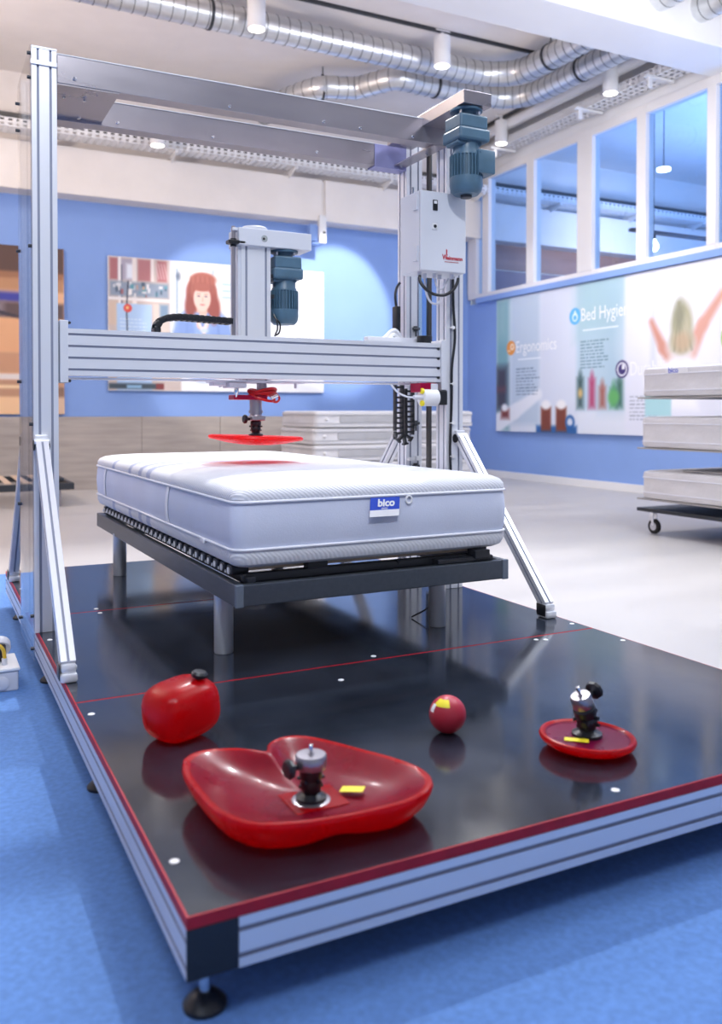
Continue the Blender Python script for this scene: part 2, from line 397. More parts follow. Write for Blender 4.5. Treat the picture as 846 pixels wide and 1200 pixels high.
# ------------------------------------------------------------------ the room
FZ = -0.175; XR = 7.30; YB = 10.90; CZ = 4.70; HZ = 3.29; XE = 13.5; YF = -5.0; XL = -5.0
struct(B().box((XL, YF, FZ-.1), (XE, YB+.3, FZ)), 'floor', M_floor)
tag(build(B().box((XL+.1, YF+.1, FZ), (2.12, 5.27, FZ+.006)), 'carpet', M_carpet, None, False),
    'bright blue carpet under and around the black platform', 'carpet')
struct(B().box((XL-.2, YF-.2, CZ), (XE+.2, YB+.3, CZ+.15)), 'ceiling', M_cream)
struct(B().box((XL, YB, FZ), (XR+.05, YB+.2, HZ+.05)), 'wall_back', M_blue)
struct(B().box((XL, YB-.02, HZ), (XE, YB+.2, CZ)), 'trim_1', M_cream)
def header():
    b = B(); b.box((XL, YB-.30, HZ), (4.78, YB-.02, 3.84), .01); b.box((4.82, YB-.30, HZ), (XE, YB-.02, 3.84), .01); b.box((4.77, YB-.27, HZ+.02), (4.83, YB-.02, 3.82)); return b
struct(header(), 'trim_2', M_cream)
struct(B().box((XL-.2, YF, FZ), (XL, YB+.2, CZ)), 'wall_left', M_cream)
# right wall: blue up to the sill, white above the glazing
struct(B().box((XR, YF, FZ), (XR+.2, YB+.2, 2.34)), 'wall_right', M_blue)
struct(B().box((XR, YF, 4.215), (XR+.2, YB, CZ)), 'trim_3', M_white)
struct(B().box((XR-.07, YF, 2.335), (XR+.1, YB-.3, 2.41)), 'trim_4', M_blue)
struct(B().box((XR-.015, YF, FZ), (XR, YB, FZ+.09)), 'baseboard_right', M_white)
# adjoining room seen through the glazing
struct(B().box((XE, YF, FZ), (XE+.2, YB+.2, CZ)), 'wall_far_right', M_white)
struct(B().box((XR+.2, YB, FZ), (XE, YB+.2, HZ)), 'trim_5', M_white)
ap = struct(B().box((XR+.2, YB-.03, 2.92), (XE, YB, HZ)), 'trim_6', M_brown)
struct(B().box((XR+.2, YB-.03, 1.6), (XE, YB, 2.90)), 'trim_7', M_brownlow)
# ceiling beam that crosses the room
struct(B().box((XL, 5.85, 4.20), (XR+.2, 6.42, CZ), .01), 'trim_8', M_white)
# wall behind the camera: piers with a wide glazed opening
fw = B(); fw.box((XL, YF-.2, 3.6), (XE, YF, CZ)); fw.box((XL, YF-.2, FZ), (XE, YF, .5))
for px in (-5, -1.6, 1.8, 5.2, 8.6, 13.1): fw.box((px, YF-.2, .5), (px+.4, YF, 3.6))
struct(fw, 'wall_front', M_white)
# oak-look panelling along the back wall
pan = thing('trim_9', (0, YB-.25, FZ), '', ''); del pan['label'], pan['category']; pan['kind'] = 'structure'
xs = [-4.9, -2.47, -.04, 2.39, 3.38, 4.35, 5.55]
for i in range(len(xs)-1):
    build(B().box((xs[i], YB-.24, FZ), (xs[i+1]-.004, YB-.012, .69), .002), 'panel', M_wood, pan, False)
# glazing band: frame, mullions, panes, one object tree per bay
def window_bay(n, y0, y1, post0, post1):
    w = bpy.data.objects.new('window_%d' % n, None); COL.objects.link(w); w.location = (XR, (y0+y1)/2, 2.41); w['kind'] = 'structure'
    f = B(); f.box((XR-.03, y0, 2.411), (XR+.09, y1, 2.475), .004); f.box((XR-.03, y0, 4.10), (XR+.09, y1, 4.206), .004)
    build(f, 'frame_rail', M_frame, w, False)
    if post1:
        m = B(); m.box((XR-.035, y1-post1, 2.475), (XR+.095, y1, 4.10), .004); build(m, 'mullion', M_frame, w, False)
    if post0:
        m = B(); m.box((XR-.035, y0, 2.475), (XR+.095, y0+post0, 4.10), .004); build(m, 'mullion', M_frame, w, False)
    build(B().box((XR+.02, y0+post0, 2.475), (XR+.021, y1-post1, 4.10)), 'pane', M_pane, w, False)
edges = [(10.41+.075, 10.60+.0, 0, .0), ]
# mullion centres from the far corner to the camera; the last posts have a thickness each
MU = [(10.41, .15), (9.38, .155), (8.31, .27), (7.37, .14), (6.39, .115)]
window_bay(1, MU[0][0]-MU[0][1]/2, 10.86, MU[0][1], .22)
for k in range(4):
    a, b = MU[k+1], MU[k]
    window_bay(k+2, a[0]-a[1]/2, b[0]-b[1]/2-.002, a[1], 0.0)
window_bay(6, 4.6, MU[4][0]-MU[4][1]/2-.002, .12, 0)

# ------------------------------------------------------------------ posters
def poster_right():
    y0, y1, z0, z1 = 10.12, 5.3, .48, 2.325
    t = thing('wall_poster', (XR-.02, (y0+y1)/2, z0), 'wide white printed poster with ergonomics and bed hygiene headings on the right blue wall', 'poster')
    w, h = y0-y1, z1-z0
    P = Print(482, 185, w, h, 'd9dfec')
    u = lambda y: y0-y
    v = lambda z: z-z0
    P.rect(0, 0, u(9.82), h, '7ba7b0', .12); P.rect(0, .3, u(9.86), .9, '45424f', .15); P.rect(0, .55, u(9.9), .62, '7b4a50', .08, .7)
    P.rect(u(9.78), .1, u(9.16), h, 'bccbdc', .1); P.rect(0, h-.55, u(9.86), h, '9fc0c4', .3, .7)
    P.rect(u(9.12), 0, u(8.42), h, 'd3d9e8', .08)
    P.rect(u(8.43), .29, u(7.60), h+.2, 'b5cbdb', .08); P.rect(u(8.43), 1.2, u(7.60), h+.2, 'a3c6cf', .3, .7)
    P.rect(u(7.98), .29, u(7.60), h, 'a2bfd2', .3, .5)
    for yb, c, hh in ((8.36, '27413f', .42), (8.34, 'c9a96c', .0), (8.15, 'b02c58', .40), (7.97, 'a0503f', .28), (7.78, '3c8a4d', .26), (7.68, '2c5a48', .36)):
        if hh: P.rect(u(yb)-.05, .32, u(yb)+.05, .32+hh*.85, c, .09, .85); P.ell(u(yb), .33+hh*.9, .03, .06, c, .06, .7)
    P.ell(u(8.36), .5, .04, .06, 'd0b071', .04); P.ell(u(7.78), .44, .09, .09, '63ac63', .06)
    P.seg([(0, .1), (.45, .28), (.95, .5)], 'e6e9f1', .14, .07, .05); P.rect(.12, .18, .3, .3, '7a3b34', .08); P.ell(.2, .33, .07, .05, 'eef0f4', .04)
    P.rect(u(9.22), -.02, u(8.42), .09, '2d5f9e', .05)
    for yb in (9.02, 8.72):
        P.rect(u(yb)-.1, .02, u(yb)+.1, .33, '7d402b', .05); P.ell(u(yb), .36, .09, .06, 'f0eef0', .04)
    P.ring(u(8.55), .14, .07, .02, '2d5f9e', .03)
    # figure with raised arms, seen from behind
    P.rect(u(7.6), 0, w, h, 'dcdfee', .08); P.ell(u(6.76), 1.1, .8, .8, 'eaebf5', .5, .8)
    P.rect(u(7.2), 0, u(7.13), h, 'ccd2e4', .08, .7)
    P.seg([(u(7.19), 1.27), (u(7.02), .97), (u(6.90), .86)], 'cf9484', .035, .085, .07)
    P.seg([(u(6.16), 1.55), (u(6.48), 1.18), (u(6.66), .88)], 'd8a294', .035, .095, .07)
    P.ell(u(6.77), .72, .24, .17, 'f1f2f9', .08); P.rect(u(7.0), .3, u(6.54), .72, 'f1f2f9', .1)
    P.ell(u(6.77), .98, .19, .16, 'e6e2e6', .1); P.ell(u(6.76), 1.2, .15, .26, 'aca98e', .08); P.ell(u(6.76), 1.02, .165, .13, 'b3ab92', .07)
    for k in range(8): P.seg([(u(6.78+.004*k), 1.44), (u(6.90-.04*k), .93)], ('c9c2a6', '908c76')[k % 2], .010, .014, .03, .6)
    P.ell(u(6.79), 1.3, .07, .16, '8b8c78', .08, .8); P.ell(u(6.70), 1.12, .05, .15, 'c5bfa8', .06, .7); P.ell(u(6.75), 1.02, .1, .1, 'c3a98e', .08, .8)
    P.ell(u(6.17), 1.02, .07, .12, '7fae3c', .03)
    # small copy below each heading
    P.lines(u(9.66), 1.332-z0, .52, 9, .043, '5f7390', .008, .8, 1); P.lines(u(8.36), 1.61-z0, .50, 9, .04, '5f7f90', .008, .8, 2)
    P.lines(u(7.52), .92-z0, .45, 7, .043, '8b93a6', .008, .7, 3); P.rect(u(7.28), .7-z0, u(6.9), .95-z0, 'a9d4dc', .03)
    P.rect(u(9.62), 1.462-z0-.007, u(9.13), 1.462-z0+.007, 'eef3fa', .006); P.rect(u(8.32), 1.75-z0-.007, u(7.71), 1.75-z0+.007, 'eef3fa', .006)
    # round icons
    P.ell(u(9.777), 1.631-z0, .10, .10, 'e0913b', .01); P.ell(u(9.75), 1.645-z0, .045, .045, 'f5e3c8', .01); P.ell(u(9.75), 1.645-z0, .022, .022, 'e0913b', .01); P.rect(u(9.85), 1.585-z0, u(9.79), 1.60-z0, 'f5e3c8', .01)
    P.ell(u(8.462), 1.938-z0, .105, .105, '5fb2e6', .01); P.ell(u(8.462), 1.925-z0, .052, .052, 'dff0fa', .01); P.seg([(u(8.462), 1.94-z0), (u(8.462), 2.01-z0)], 'dff0fa', .04, .004, .01); P.ell(u(8.462), 1.92-z0, .03, .03, '5fb2e6', .01)
    P.ell(u(7.644), 1.244-z0, .105, .105, 'e9eaf4', .01); P.ring(u(7.644), 1.244-z0, .093, .012, '3a2b6b'); P.ell(u(7.644), 1.244-z0, .062, .062, '3a2b6b', .01)
    P.rect(u(7.644), 1.244-z0, u(7.60), 1.30-z0, 'e9eaf4', .008)
    P.build('printed_face', (XR-.042, y0, z0), (0, -1, 0), (0, 0, 1), (-1, 0, 0), .04, t, M_white)
    for s, y, z, L in (('Ergonomics', 9.67, 1.555, .95), ('Bed Hygiene', 8.36, 1.865, 1.02), ('Durability', 7.52, 1.165, .85)):
        text_mesh(s, .23, 'heading_text', M_textwhite, face_matrix((XR-.0445, y, z), (0, -1, 0), (0, 0, 1)), t, .0005, 0, 'white heading reading ' + s, squeeze=L/(.23*.52*len(s)))
poster_right()

def poster_woman():
    x0, x1, z0, z1 = 2.03, 4.91, 1.012, 2.655
    y = YB-.045
    t = thing('wall_poster', (x0, y, z0), 'printed wall poster of a red haired woman in a blue shirt beside a workshop', 'poster')
    P = Print(420, 240, x1-x0, z1-z0, 'eef0f6'); w, h = x1-x0, z1-z0
    u = lambda x: (x-x0)
    v = lambda z: (z-z0)
    # the workshop on the left
    P.rect(0, 0, .9, h, 'c4b4ae', .03)
    for a, b, c in ((.02, .12, 'a9686c'), (.36, .52, 'b27478'), (.60, .72, 'ad6c70'), (.12, .34, 'a8a0b2')): P.rect(a, 1.36, b, h-.02, c, .03)
    P.rect(.22, 1.38, .33, 1.56, 'dfe3ee', .04); P.rect(.15, 1.0, .17, h-.1, '4a4a60', .015)
    P.rect(.12, 1.0, .155, h, 'ebe4e4', .02); P.rect(.29, .6, .345, h, 'e6dcd8', .02); P.rect(.52, 1.36, .56, h, 'e9dedb', .015)
    for k in range(4): P.seg([(.58+.035*k, h-.06), (.62+.035*k, 1.4)], 'd3a9ab', .006, soft=.012)
    P.rect(.02, 1.16, .74, 1.34, '8592a6', .04)
    rs = random.Random(7)
    for k in range(40):
        a = rs.uniform(.02, .7); b = rs.uniform(1.15, 1.30); P.rect(a, b, a+rs.uniform(.015, .05), b+rs.uniform(.02, .07), rs.choice(['4d6478', '9a5a5e', '5b93a3', 'd3d2d6', '4a5a70', 'c09a86', 'e2dcdc']), .015)
    P.rect(0, 1.11, .85, 1.145, 'e2dcdc', .012); P.rect(0, .8, .12, 1.1, 'cbb4a4', .03); P.rect(.55, .72, .75, 1.08, 'd2c4bc', .03); P.rect(.63, .9, .74, 1.08, '7b93ac', .04)
    P.rect(.76, .5, .90, h, 'dde0ea', .03); P.rect(.84, .9, .86, h-.1, '8ca3b6', .02); P.ell(.87, 1.45, .03, .05, '56657c', .03)
    P.rect(.1, 0, .53, 1.07, 'a9c4e6', .015); P.lines(.14, .88, .34, 4, .045, 'dfe9f6', .006, .8, 4)
    P.seg([(.24, h-.3), (.22, 1.0), (.23, .7)], '2e3346', .008)
    P.ell(.235, 1.015, .052, .052, 'd3473f', .01); P.ell(.23, 1.02, .018, .018, 'e8c27a', .02)
    P.rect(0, .02, .66, .09, '3d4a55', .03); P.rect(.22, .03, .4, .07, '8fb8d8', .02); P.rect(.58, .02, .68, .09, '7c3538', .02)
    # bright office on the right half of the photograph
    P.rect(.90, .2, 1.75, h, 'f0ebe6', .1); P.rect(.9, 1.05, 1.02, 1.35, 'dfe2ea', .05)
    P.rect(1.44, 1.2, 1.75, 1.42, 'dfe8f0', .04)
    for k in range(3): P.rect(1.44, 1.21+.085*k, 1.74, 1.225+.085*k, '9dbfd2', .015)
    P.rect(1.58, 1.2, 1.60, 1.55, '9dbfd2', .015); P.ell(1.32, 1.53, .02, .04, 'b9c6d2', .02)
    # the woman
    P.ell(1.18, .62, .40, .50, '8aa4da', .05); P.ell(1.17, .86, .33, .16, '93aede', .05); P.ell(.96, .72, .12, .26, '7f9ad2', .05); P.ell(1.42, .72, .14, .26, '86a1d8', .05)
    P.ell(1.17, 1.25, .205, .255, 'a2584c', .03); P.ell(1.33, 1.06, .085, .19, '9a4d43', .04); P.ell(1.02, 1.08, .07, .16, '93493f', .04); P.ell(1.19, 1.43, .17, .09, 'ad6153', .03)
    for k in range(9): P.seg([(1.03+.03*k, 1.46), (1.0+.038*k, 1.2)], 'b97462' if k % 2 else '8c443b', .006, soft=.012, a=.5)
    P.seg([(1.17, 1.08), (1.18, .86)], 'e3b8a8', .065, .08, .02); P.seg([(1.18, .90), (1.2, .74)], 'efd9d2', .08, .02, .02)
    P.ell(1.175, 1.19, .112, .165, 'edc9bb', .018); P.ell(1.175, 1.335, .125, .055, 'a2594c', .02)
    for k in range(7): P.seg([(1.09+.028*k, 1.37), (1.085+.03*k, 1.285)], 'ad6153', .009, soft=.012)
    for e in (-.045, .048): P.ell(1.175+e, 1.215, .020, .009, '555068', .009); P.seg([(1.175+e-.022, 1.243), (1.175+e+.022, 1.245)], 'a87462', .004, soft=.008)
    P.seg([(1.18, 1.205), (1.183, 1.155)], 'dcae9c', .006, .010, .008); P.ell(1.178, 1.108, .032, .011, 'cc7b78', .009)
    P.seg([(1.06, .93), (1.12, .99), (1.18, .84), (1.25, .99), (1.32, .92)], '7a96ce', .012, soft=.015)
    P.seg([(.98, .86), (.95, .5)], '7894cd', .012, soft=.03); P.seg([(1.38, .86), (1.42, .5)], '7894cd', .012, soft=.03); P.ell(1.2, .78, .05, .03, 'c9d4ee', .03)
    P.rect(1.75, 0, w, h, 'f1f2f8', .02)
    P.lines(2.05, 1.0, .55, 1, .05, 'c9ccd6', .006, .7, 3)
    P.ell(2.62, .52, .1, .04, 'c3c7cc', .03)
    P.build('printed_face', (x0, y, z0), (1, 0, 0), (0, 0, 1), (0, -1, 0), .035, t, M_white)
    text_mesh('place', .115, 'heading_text', M_darkprint, face_matrix((4.49, y-.002, 1.71), (1, 0, 0), (0, 0, 1)), t, .0004)
poster_woman()

def poster_wood():
    x0, x1, z0, z1 = -.25, 1.515, .722, 2.685
    y = YB-.045
    t = thing('wall_poster', (x0, y, z0), 'orange toned wall poster of wooden bedroom furniture at the far left', 'poster')
    P = Print(120, 132, x1-x0, z1-z0, 'e9b68e'); w, h = x1-x0, z1-z0
    P.rect(0, h-.32, w, h+.1, '5a4038', .03); P.rect(0, h-.4, w, h-.3, '9a6a4c', .04); P.rect(0, h-.52, w, h-.38, 'b98863', .04)
    P.rect(0, h-.66, 1.3, h-.54, '3c3f9a', .06); P.rect(0, 1.12, w, h-.66, '5f4c4c', .05); P.rect(1.2, 1.6, w, h-.38, 'cf9468', .03)
    P.rect(.2, 1.16, 1.1, 1.3, '8b7c84', .08); P.seg([(.6, 1.3), (1.3, 1.12)], '3b3440', .02)
    P.rect(0, .72, w, 1.12, 'e8ae82', .03); P.rect(0, .72, .5, 1.1, 'f0bd90', .1)
    P.rect(0, .48, w, .72, 'cf9a78', .03); P.rect(0, .40, w, .47, 'e7dcd8', .02); P.rect(0, .2, w, .40, 'c29274', .03); P.rect(.9, .3, 1.6, .34, 'f4d3a8', .02)
    P.rect(0, -.1, w, .2, 'f2c79c', .03); P.rect(1.3, 0, w, .32, 'd9b79c', .03); P.rect(1.3, .2, w, .32, '8f6e5c', .03)
    P.build('printed_face', (x0, y, z0), (1, 0, 0), (0, 0, 1), (0, -1, 0), .035, t, M_white)
poster_wood()
def poster_text():
    x0, x1, z0, z1 = -1.6, -.55, 1.0, 2.62
    y = YB-.045
    t = thing('wall_poster', (x0, y, z0), 'pale grey text poster on the back wall, seen only mirrored in the clear side sheet', 'poster')
    P = Print(90, 130, x1-x0, z1-z0, 'd5ccd4')
    P.rect(.25, 1.1, .55, 1.25, '7fb0e0', .02)
    for k, z in enumerate((.9, .85, .8, .62, .57, .4, .2)): P.lines(.15, z, .6, 1, .05, '6d6878', .007, .8, k)
    P.build('printed_face', (x0, y, z0), (1, 0, 0), (0, 0, 1), (0, -1, 0), .035, t, M_white)
poster_text()

# ------------------------------------------------------------------ ceiling services
def duct(name, pts, r, label, clamps, seam_from=None):
    P = catmull([Vector(p) for p in pts], 6)
    t = thing(name, tuple(P[0]), label, 'duct', 'silver ventilation ducts under the ceiling')
    b = B(); b.tube(P, r, 28); build(b, 'duct_pipe', M_galv, t)
    # seams every 11 cm of run
    s = B(); acc = 0
    for a, c in zip(P, P[1:]):
        L = (c-a).length
        while acc < L:
            p = a + (c-a)*(acc/L); d = (c-a).normalized(); s.cyl(p-d*.0035, p+d*.0035, r+.003, n=28); acc += .115
        acc -= L
    build(s, 'spiral_seam', M_seam, t)
    for cp, dr in clamps:
        cp = Vector(cp); d = Vector(dr).normalized(); k = B(); k.cyl(cp-d*.013, cp+d*.013, r+.009, n=28)
        k.cyl(cp+Vector((0, 0, r)), (cp.x, cp.y, CZ), .006, n=8); k.cyl((cp.x, cp.y, cp.z+r+.005), (cp.x, cp.y, cp.z+r+.03), .018, n=8)
        build(k, 'hanger_clamp', M_darkgrey, t)
    return t
ZD = 4.50
duct('ventilation_duct', [(-4.6, 7.98, ZD), (-2, 7.98, ZD), (1, 8.0, ZD), (3, 8.03, ZD), (4.6, 8.05, ZD), (5.35, 8.06, ZD), (5.68, 8.0, ZD), (5.90, 7.80, ZD), (5.95, 7.5, ZD), (5.96, 7.1, ZD), (5.97, 6.2, ZD), (5.98, 4.5, ZD), (5.99, 2, ZD)], .13,
     'upper silver spiral duct that crosses the whole ceiling and bends at the right', [((2.45, 8.02, ZD), (1, 0, 0)), ((5.955, 7.34, ZD), (0, 1, 0))])
lower_duct = duct('ventilation_duct', [(3.78, 10.15, 4.42), (3.82, 9.78, 4.43), (3.92, 9.42, 4.44), (4.10, 9.13, 4.46), (4.32, 9.06, 4.47), (4.50, 9.00, 4.48), (4.62, 8.82, 4.49), (4.76, 8.62, 4.50), (4.92, 8.585, 4.50), (5.15, 8.60, ZD), (5.8, 8.60, ZD), (6.2, 8.55, ZD), (6.42, 8.35, ZD), (6.48, 8.0, ZD), (6.48, 7.2, ZD), (6.49, 6.2, ZD), (6.5, 4.5, ZD), (6.5, 2, ZD)], .125,
     'lower silver spiral duct with an S bend at its left end', [((4.12, 9.13, 4.455), (1, -.25, 0)), ((5.3, 8.60, ZD), (1, 0, 0)), ((6.48, 7.45, ZD), (0, 1, 0))])
# side branch of the duct heading left behind the gantry
b = B(); b.cyl((3.86, 9.55, 4.42), (3.0, 9.66, 4.42), .05, n=16); build(b, 'branch_pipe', M_galv, lower_duct)

def tray(name, p0, p1, depthdir, label, brackets):
    """cable tray: floor and two perforated sides running p0->p1"""
    p0, p1 = Vector(p0), Vector(p1); L = (p1-p0).length; d = (p1-p0)/L; w = Vector(depthdir); W_ = .26; H_ = .10
    t = thing(name, tuple(p0), label, 'cable tray', 'white perforated cable trays')
    def perf(o, across, width, rows):
        b = B(); bm = b.bm; pitch = .085; n = int(L/pitch); rh = width/rows
        for r in range(rows):
            a0 = r*rh; v = [a0, a0+rh*.28, a0+rh*.72, a0+rh]
            P_ = lambda s, q: bm.verts.new(o + d*s + across*q)
            bm.faces.new((P_(0, v[0]), P_(L, v[0]), P_(L, v[1]), P_(0, v[1]))); bm.faces.new((P_(0, v[2]), P_(L, v[2]), P_(L, v[3]), P_(0, v[3])))
            for i in range(n):
                s0 = i*pitch; bm.faces.new((P_(s0, v[1]), P_(s0+pitch*.5, v[1]), P_(s0+pitch*.5, v[2]), P_(s0, v[2])))
        return b
    for o, a, wd, rw, nm in ((p0, Vector((0, 0, 1)), H_, 2, 'side_wall'), (p0 + w*W_, Vector((0, 0, 1)), H_, 2, 'side_wall'), (p0, w, W_, 3, 'tray_floor')):
        ob = build(perf(o, a, wd, rw), nm, M_white, t, False); ob['kind'] = 'stuff'
    for s in brackets:
        q = p0 + d*s; b = B(); b.box(tuple(q - d*.02 - w*.0 + Vector((0, 0, -.035))), tuple(q + d*.02 + w*(W_+.15) + Vector((0, 0, -.005))), .003)
        b.prism([(0, 0), (.42, 0), (.42, -.10), (.36, -.10)], q + w*.0 - d*.004 + Vector((0, 0, -.03)), q + d*.004 + Vector((0, 0, -.03)), w) if d.x > .5 else b.box(tuple(q - d*.01 + w*(W_+.05) + Vector((0, 0, -.14))), tuple(q + d*.01 + w*(W_+.10) + Vector((0, 0, -.03))))
        build(b, 'bracket', M_white, t, False)
    return t
tray('cable_tray', (XL+.3, 10.34, 3.90), (XE-.2, 10.34, 3.90), (0, 1, 0), 'white perforated cable tray along the back wall header', [6.05, 7.45, 9.0, 10.4, 11.9, 13.3, 14.9, 16.3])
tray('cable_tray', (7.26, 10.6, 4.33), (7.26, 6.5, 4.33), (-1, 0, 0), 'white perforated cable tray above the right hand windows', [.9, 2.6, 3.7])
b = B(); b.cyl((XL+.3, 10.62, 4.10), (XE-.2, 10.62, 4.10), .045, n=12); b.cyl((XL+.3, 10.56, 4.02), (XE-.2, 10.56, 4.02), .02, n=8)
tag(build(b, 'service_pipe', M_pipe), 'dark service pipe running above the back wall cable tray', 'pipe')
b = B(); b.cyl((7.02, 10.7, 4.60), (7.02, 6.5, 4.60), .07, n=20)
tag(build(b, 'service_pipe', M_white), 'white round pipe above the right hand cable tray', 'pipe')
# ceiling tracks
tag(build(B().box((-3, 7.68, CZ-.03), (6.2, 7.715, CZ)), 'light_track', M_darkgrey, None, False), 'thin dark lighting track across the ceiling in front of the ducts', 'lighting track')
tag(build(B().box((6.93, 6.5, CZ-.03), (6.96, 10.6, CZ)), 'light_track', M_darkgrey, None, False), 'thin dark lighting track along the right side of the ceiling', 'lighting track')
# bracket that hangs from the header
t = thing('wall_bracket', (4.76, YB-.36, 3.0), 'white bracket hanging below the header between the two bright wall areas', 'bracket')
b = B(); b.box((4.71, YB-.36, 2.99), (4.81, YB-.30, 3.32), .006); b.prism([(0, 0), (0, .14), (.24, .14)], (4.72, YB-.345, 3.22), (4.80, YB-.345, 3.22), (0, 1, 0)); build(b, 'plate', M_white, t)
build(B().cyl((4.775, YB-.372, 3.13), (4.775, YB-.355, 3.13), .018, n=12), 'bolt', M_darkgrey, t)
build(B().box((4.60, YB-.30, 3.02), (4.70, YB-.18, 3.24), .005).box((4.62, YB-.33, 2.98), (4.76, YB-.2, 3.0)), 'clip', M_blue, t)

SPOT = None
def spot_lamp(x, y, ztop, zbot, r, label, mount=True):
    global SPOT
    if SPOT is None:
        t = thing('ceiling_spotlight', (0, 0, 0), label, 'ceiling lamp', 'white cylinder spotlights')
        build(B().cyl((0, 0, -.30), (0, 0, 0), r, n=28, bev=.004), 'lamp_body', M_white, t)
        build(B().cyl((0, 0, -.304), (0, 0, -.298), r*.86, n=28), 'lamp_lens', M_glow, t)
        build(B().cyl((0, 0, 0), (0, 0, .05), .02, n=10).box((-.09, -.02, .045), (.09, .02, .07), .004), 'track_adapter', M_white, t)
        SPOT = t
        t.location = (x, y, zbot+.30); return t
    return copy_tree(SPOT, (x, y, zbot+.30), label)
spot_lamp(2.80, 7.70, 0, 4.31, .085, 'white cylinder spotlight at the top left, in front of the upper duct')
spot_lamp(4.83, 7.70, 0, 4.33, .085, 'white cylinder spotlight in front of the ducts, above the gantry motor')
spot_lamp(6.93, 7.50, 0, 4.33, .085, 'white cylinder spotlight at right, below the beam and beside the ducts')
spot_lamp(6.92, 9.55, 0, 4.33, .085, 'white cylinder spotlight just right of the gantry motor, near the windows')
spot_lamp(2.46, 10.12, 0, 3.845, .085, 'white cylinder spotlight below the rear crossbar against the back header')
b = B(); b.cyl((2.46, 10.12, 4.20), (2.46, 10.12, CZ), .005, n=8); build(b, 'drop_rod', M_cream, [o for o in COL.objects if o.name.startswith('ceiling_spotlight')][-1])
# their beams
light('spot_beam', 'SPOT', (4.83, 7.70, 4.30), 1150, NEUT, (5.12, 10.9, 2.15), spot_size=math.radians(27), spot_blend=.35, shadow_soft_size=.05)
light('spot_beam', 'SPOT', (2.80, 7.70, 4.28), 430, NEUT, (3.5, 10.9, 1.75), spot_size=math.radians(33), spot_blend=.35, shadow_soft_size=.05)
light('spot_beam', 'SPOT', (6.0, 6.9, 4.15), 150, NEUT, (7.3, 7.6, .9), spot_size=math.radians(62), spot_blend=.8, shadow_soft_size=.05)
light('spot_beam', 'SPOT', (6.0, 9.0, 4.15), 90, NEUT, (7.3, 9.2, 1.2), spot_size=math.radians(56), spot_blend=.8, shadow_soft_size=.05)
light('spot_beam', 'SPOT', (2.46, 10.12, 3.80), 60, WARM, (2.46, 10.2, 0), spot_size=math.radians(60), spot_blend=.5, shadow_soft_size=.05)

# lamps of the adjoining room
t = thing('ceiling_disc_lamp', (8.5, 8.226, 3.85), 'round white glowing disc lamp seen through the fifth window pane', 'ceiling lamp')
build(B().cyl((8.5, 8.226, 3.84), (8.5, 8.226, 3.87), .085, n=28), 'lamp_disc', M_glow, t); build(B().cyl((8.5, 8.226, 3.87), (8.5, 8.226, CZ), .006, n=6), 'cord', M_darkgrey, t)
t = thing('track_lamp', (8.5, 8.39, 3.05), 'bare glowing bulb under a dark track beyond the windows', 'lamp')
b = B(); b.box((8.1, 8.35, 3.06), (11.5, 8.43, 3.10), .003); build(b, 'track', M_darkgrey, t)
build(B().cyl((8.5, 8.39, 2.99), (8.5, 8.39, 3.06), .03, n=12), 'socket', M_darkgrey, t)
build(B().lathe([(0, -.16), (.04, -.145), (.062, -.11), (.06, -.07), (.03, -.02), (.025, 0)], (8.5, 8.39, 2.99)), 'bulb', M_glowwarm, t)
for q in (8.5, 11.2): build(B().cyl((q, 8.39, 3.10), (q, 8.39, CZ), .006, n=6), 'suspension_wire', M_darkgrey, t)
light('adjoining_room_light', 'AREA', (10.4, 7.0, 2.6), 330, (.28, .50, 1), (10.4, 7.0, 6), shape='RECTANGLE', size=3, size_y=3)
light('adjoining_room_light', 'SPOT', (9.6, 8.9, 3.0), 170, (1, .80, .66), (9.6, 10.9, 3.0), spot_size=math.radians(100), spot_blend=.9, shadow_soft_size=.2)
light('bulb_light', 'POINT', (8.5, 8.39, 2.70), 25, WARM, shadow_soft_size=.06)

# ------------------------------------------------------------------ platform
PX0, PX1, PY0, PY1 = .342, 2.062, 1.247, 4.37
pf = thing('test_platform', (1.2, 2.8, FZ), 'low black topped platform with red edge and slotted aluminium frame on blue carpet', 'platform')
for a, b_ in ((PY0, 2.302), (2.306, 3.338), (3.342, PY1)):
    build(B().box((PX0+.0035, a+.003, -.006), (PX1-.0035, b_-.003, 0)), 'top_sheet', M_board, pf, False)
    build(B().box((PX0, a, -.0195), (PX1, b_, -.0005)), 'board', M_rededge, pf, False)
S80 = [-.02, .02]
def prof_part(p0, p1, w, h, sw, sh, xd, name, parent, **k): return build(profile(p0, p1, w, h, sw, sh, xd, **k), name, [M_alu, M_alu_shade], parent, False)
zc = -.0195-.04
prof_part((PX0+.04, PY0+.004, zc), (PX0+.04, PY1-.004, zc), .08, .0775, S80, S80, (1, 0, 0), 'side_profile', pf)
prof_part((PX1-.04, PY0+.004, zc), (PX1-.04, PY1-.004, zc), .08, .0775, S80, S80, (1, 0, 0), 'side_profile', pf)
prof_part((PX0+.081, PY0+.04, zc), (PX1-.081, PY0+.04, zc), .08, .0775, S80, S80, (0, 1, 0), 'front_profile', pf)
prof_part((PX0+.081, PY1-.04, zc), (PX1-.081, PY1-.04, zc), .08, .0775, S80, S80, (0, 1, 0), 'rear_profile', pf)
for yy in (2.30, 3.34): prof_part((PX0+.081, yy, zc), (PX1-.081, yy, zc), .08, .0775, S80, S80, (0, 1, 0), 'cross_profile', pf)
for cx in (PX0+.04, PX1-.04):
    for cy, s in ((PY0, 1), (PY1, -1)):
        build(B().box((cx-.0402, cy, zc-.039), (cx+.0402, cy+s*.0038, zc+.039), .001), 'end_cap', M_black, pf, False)
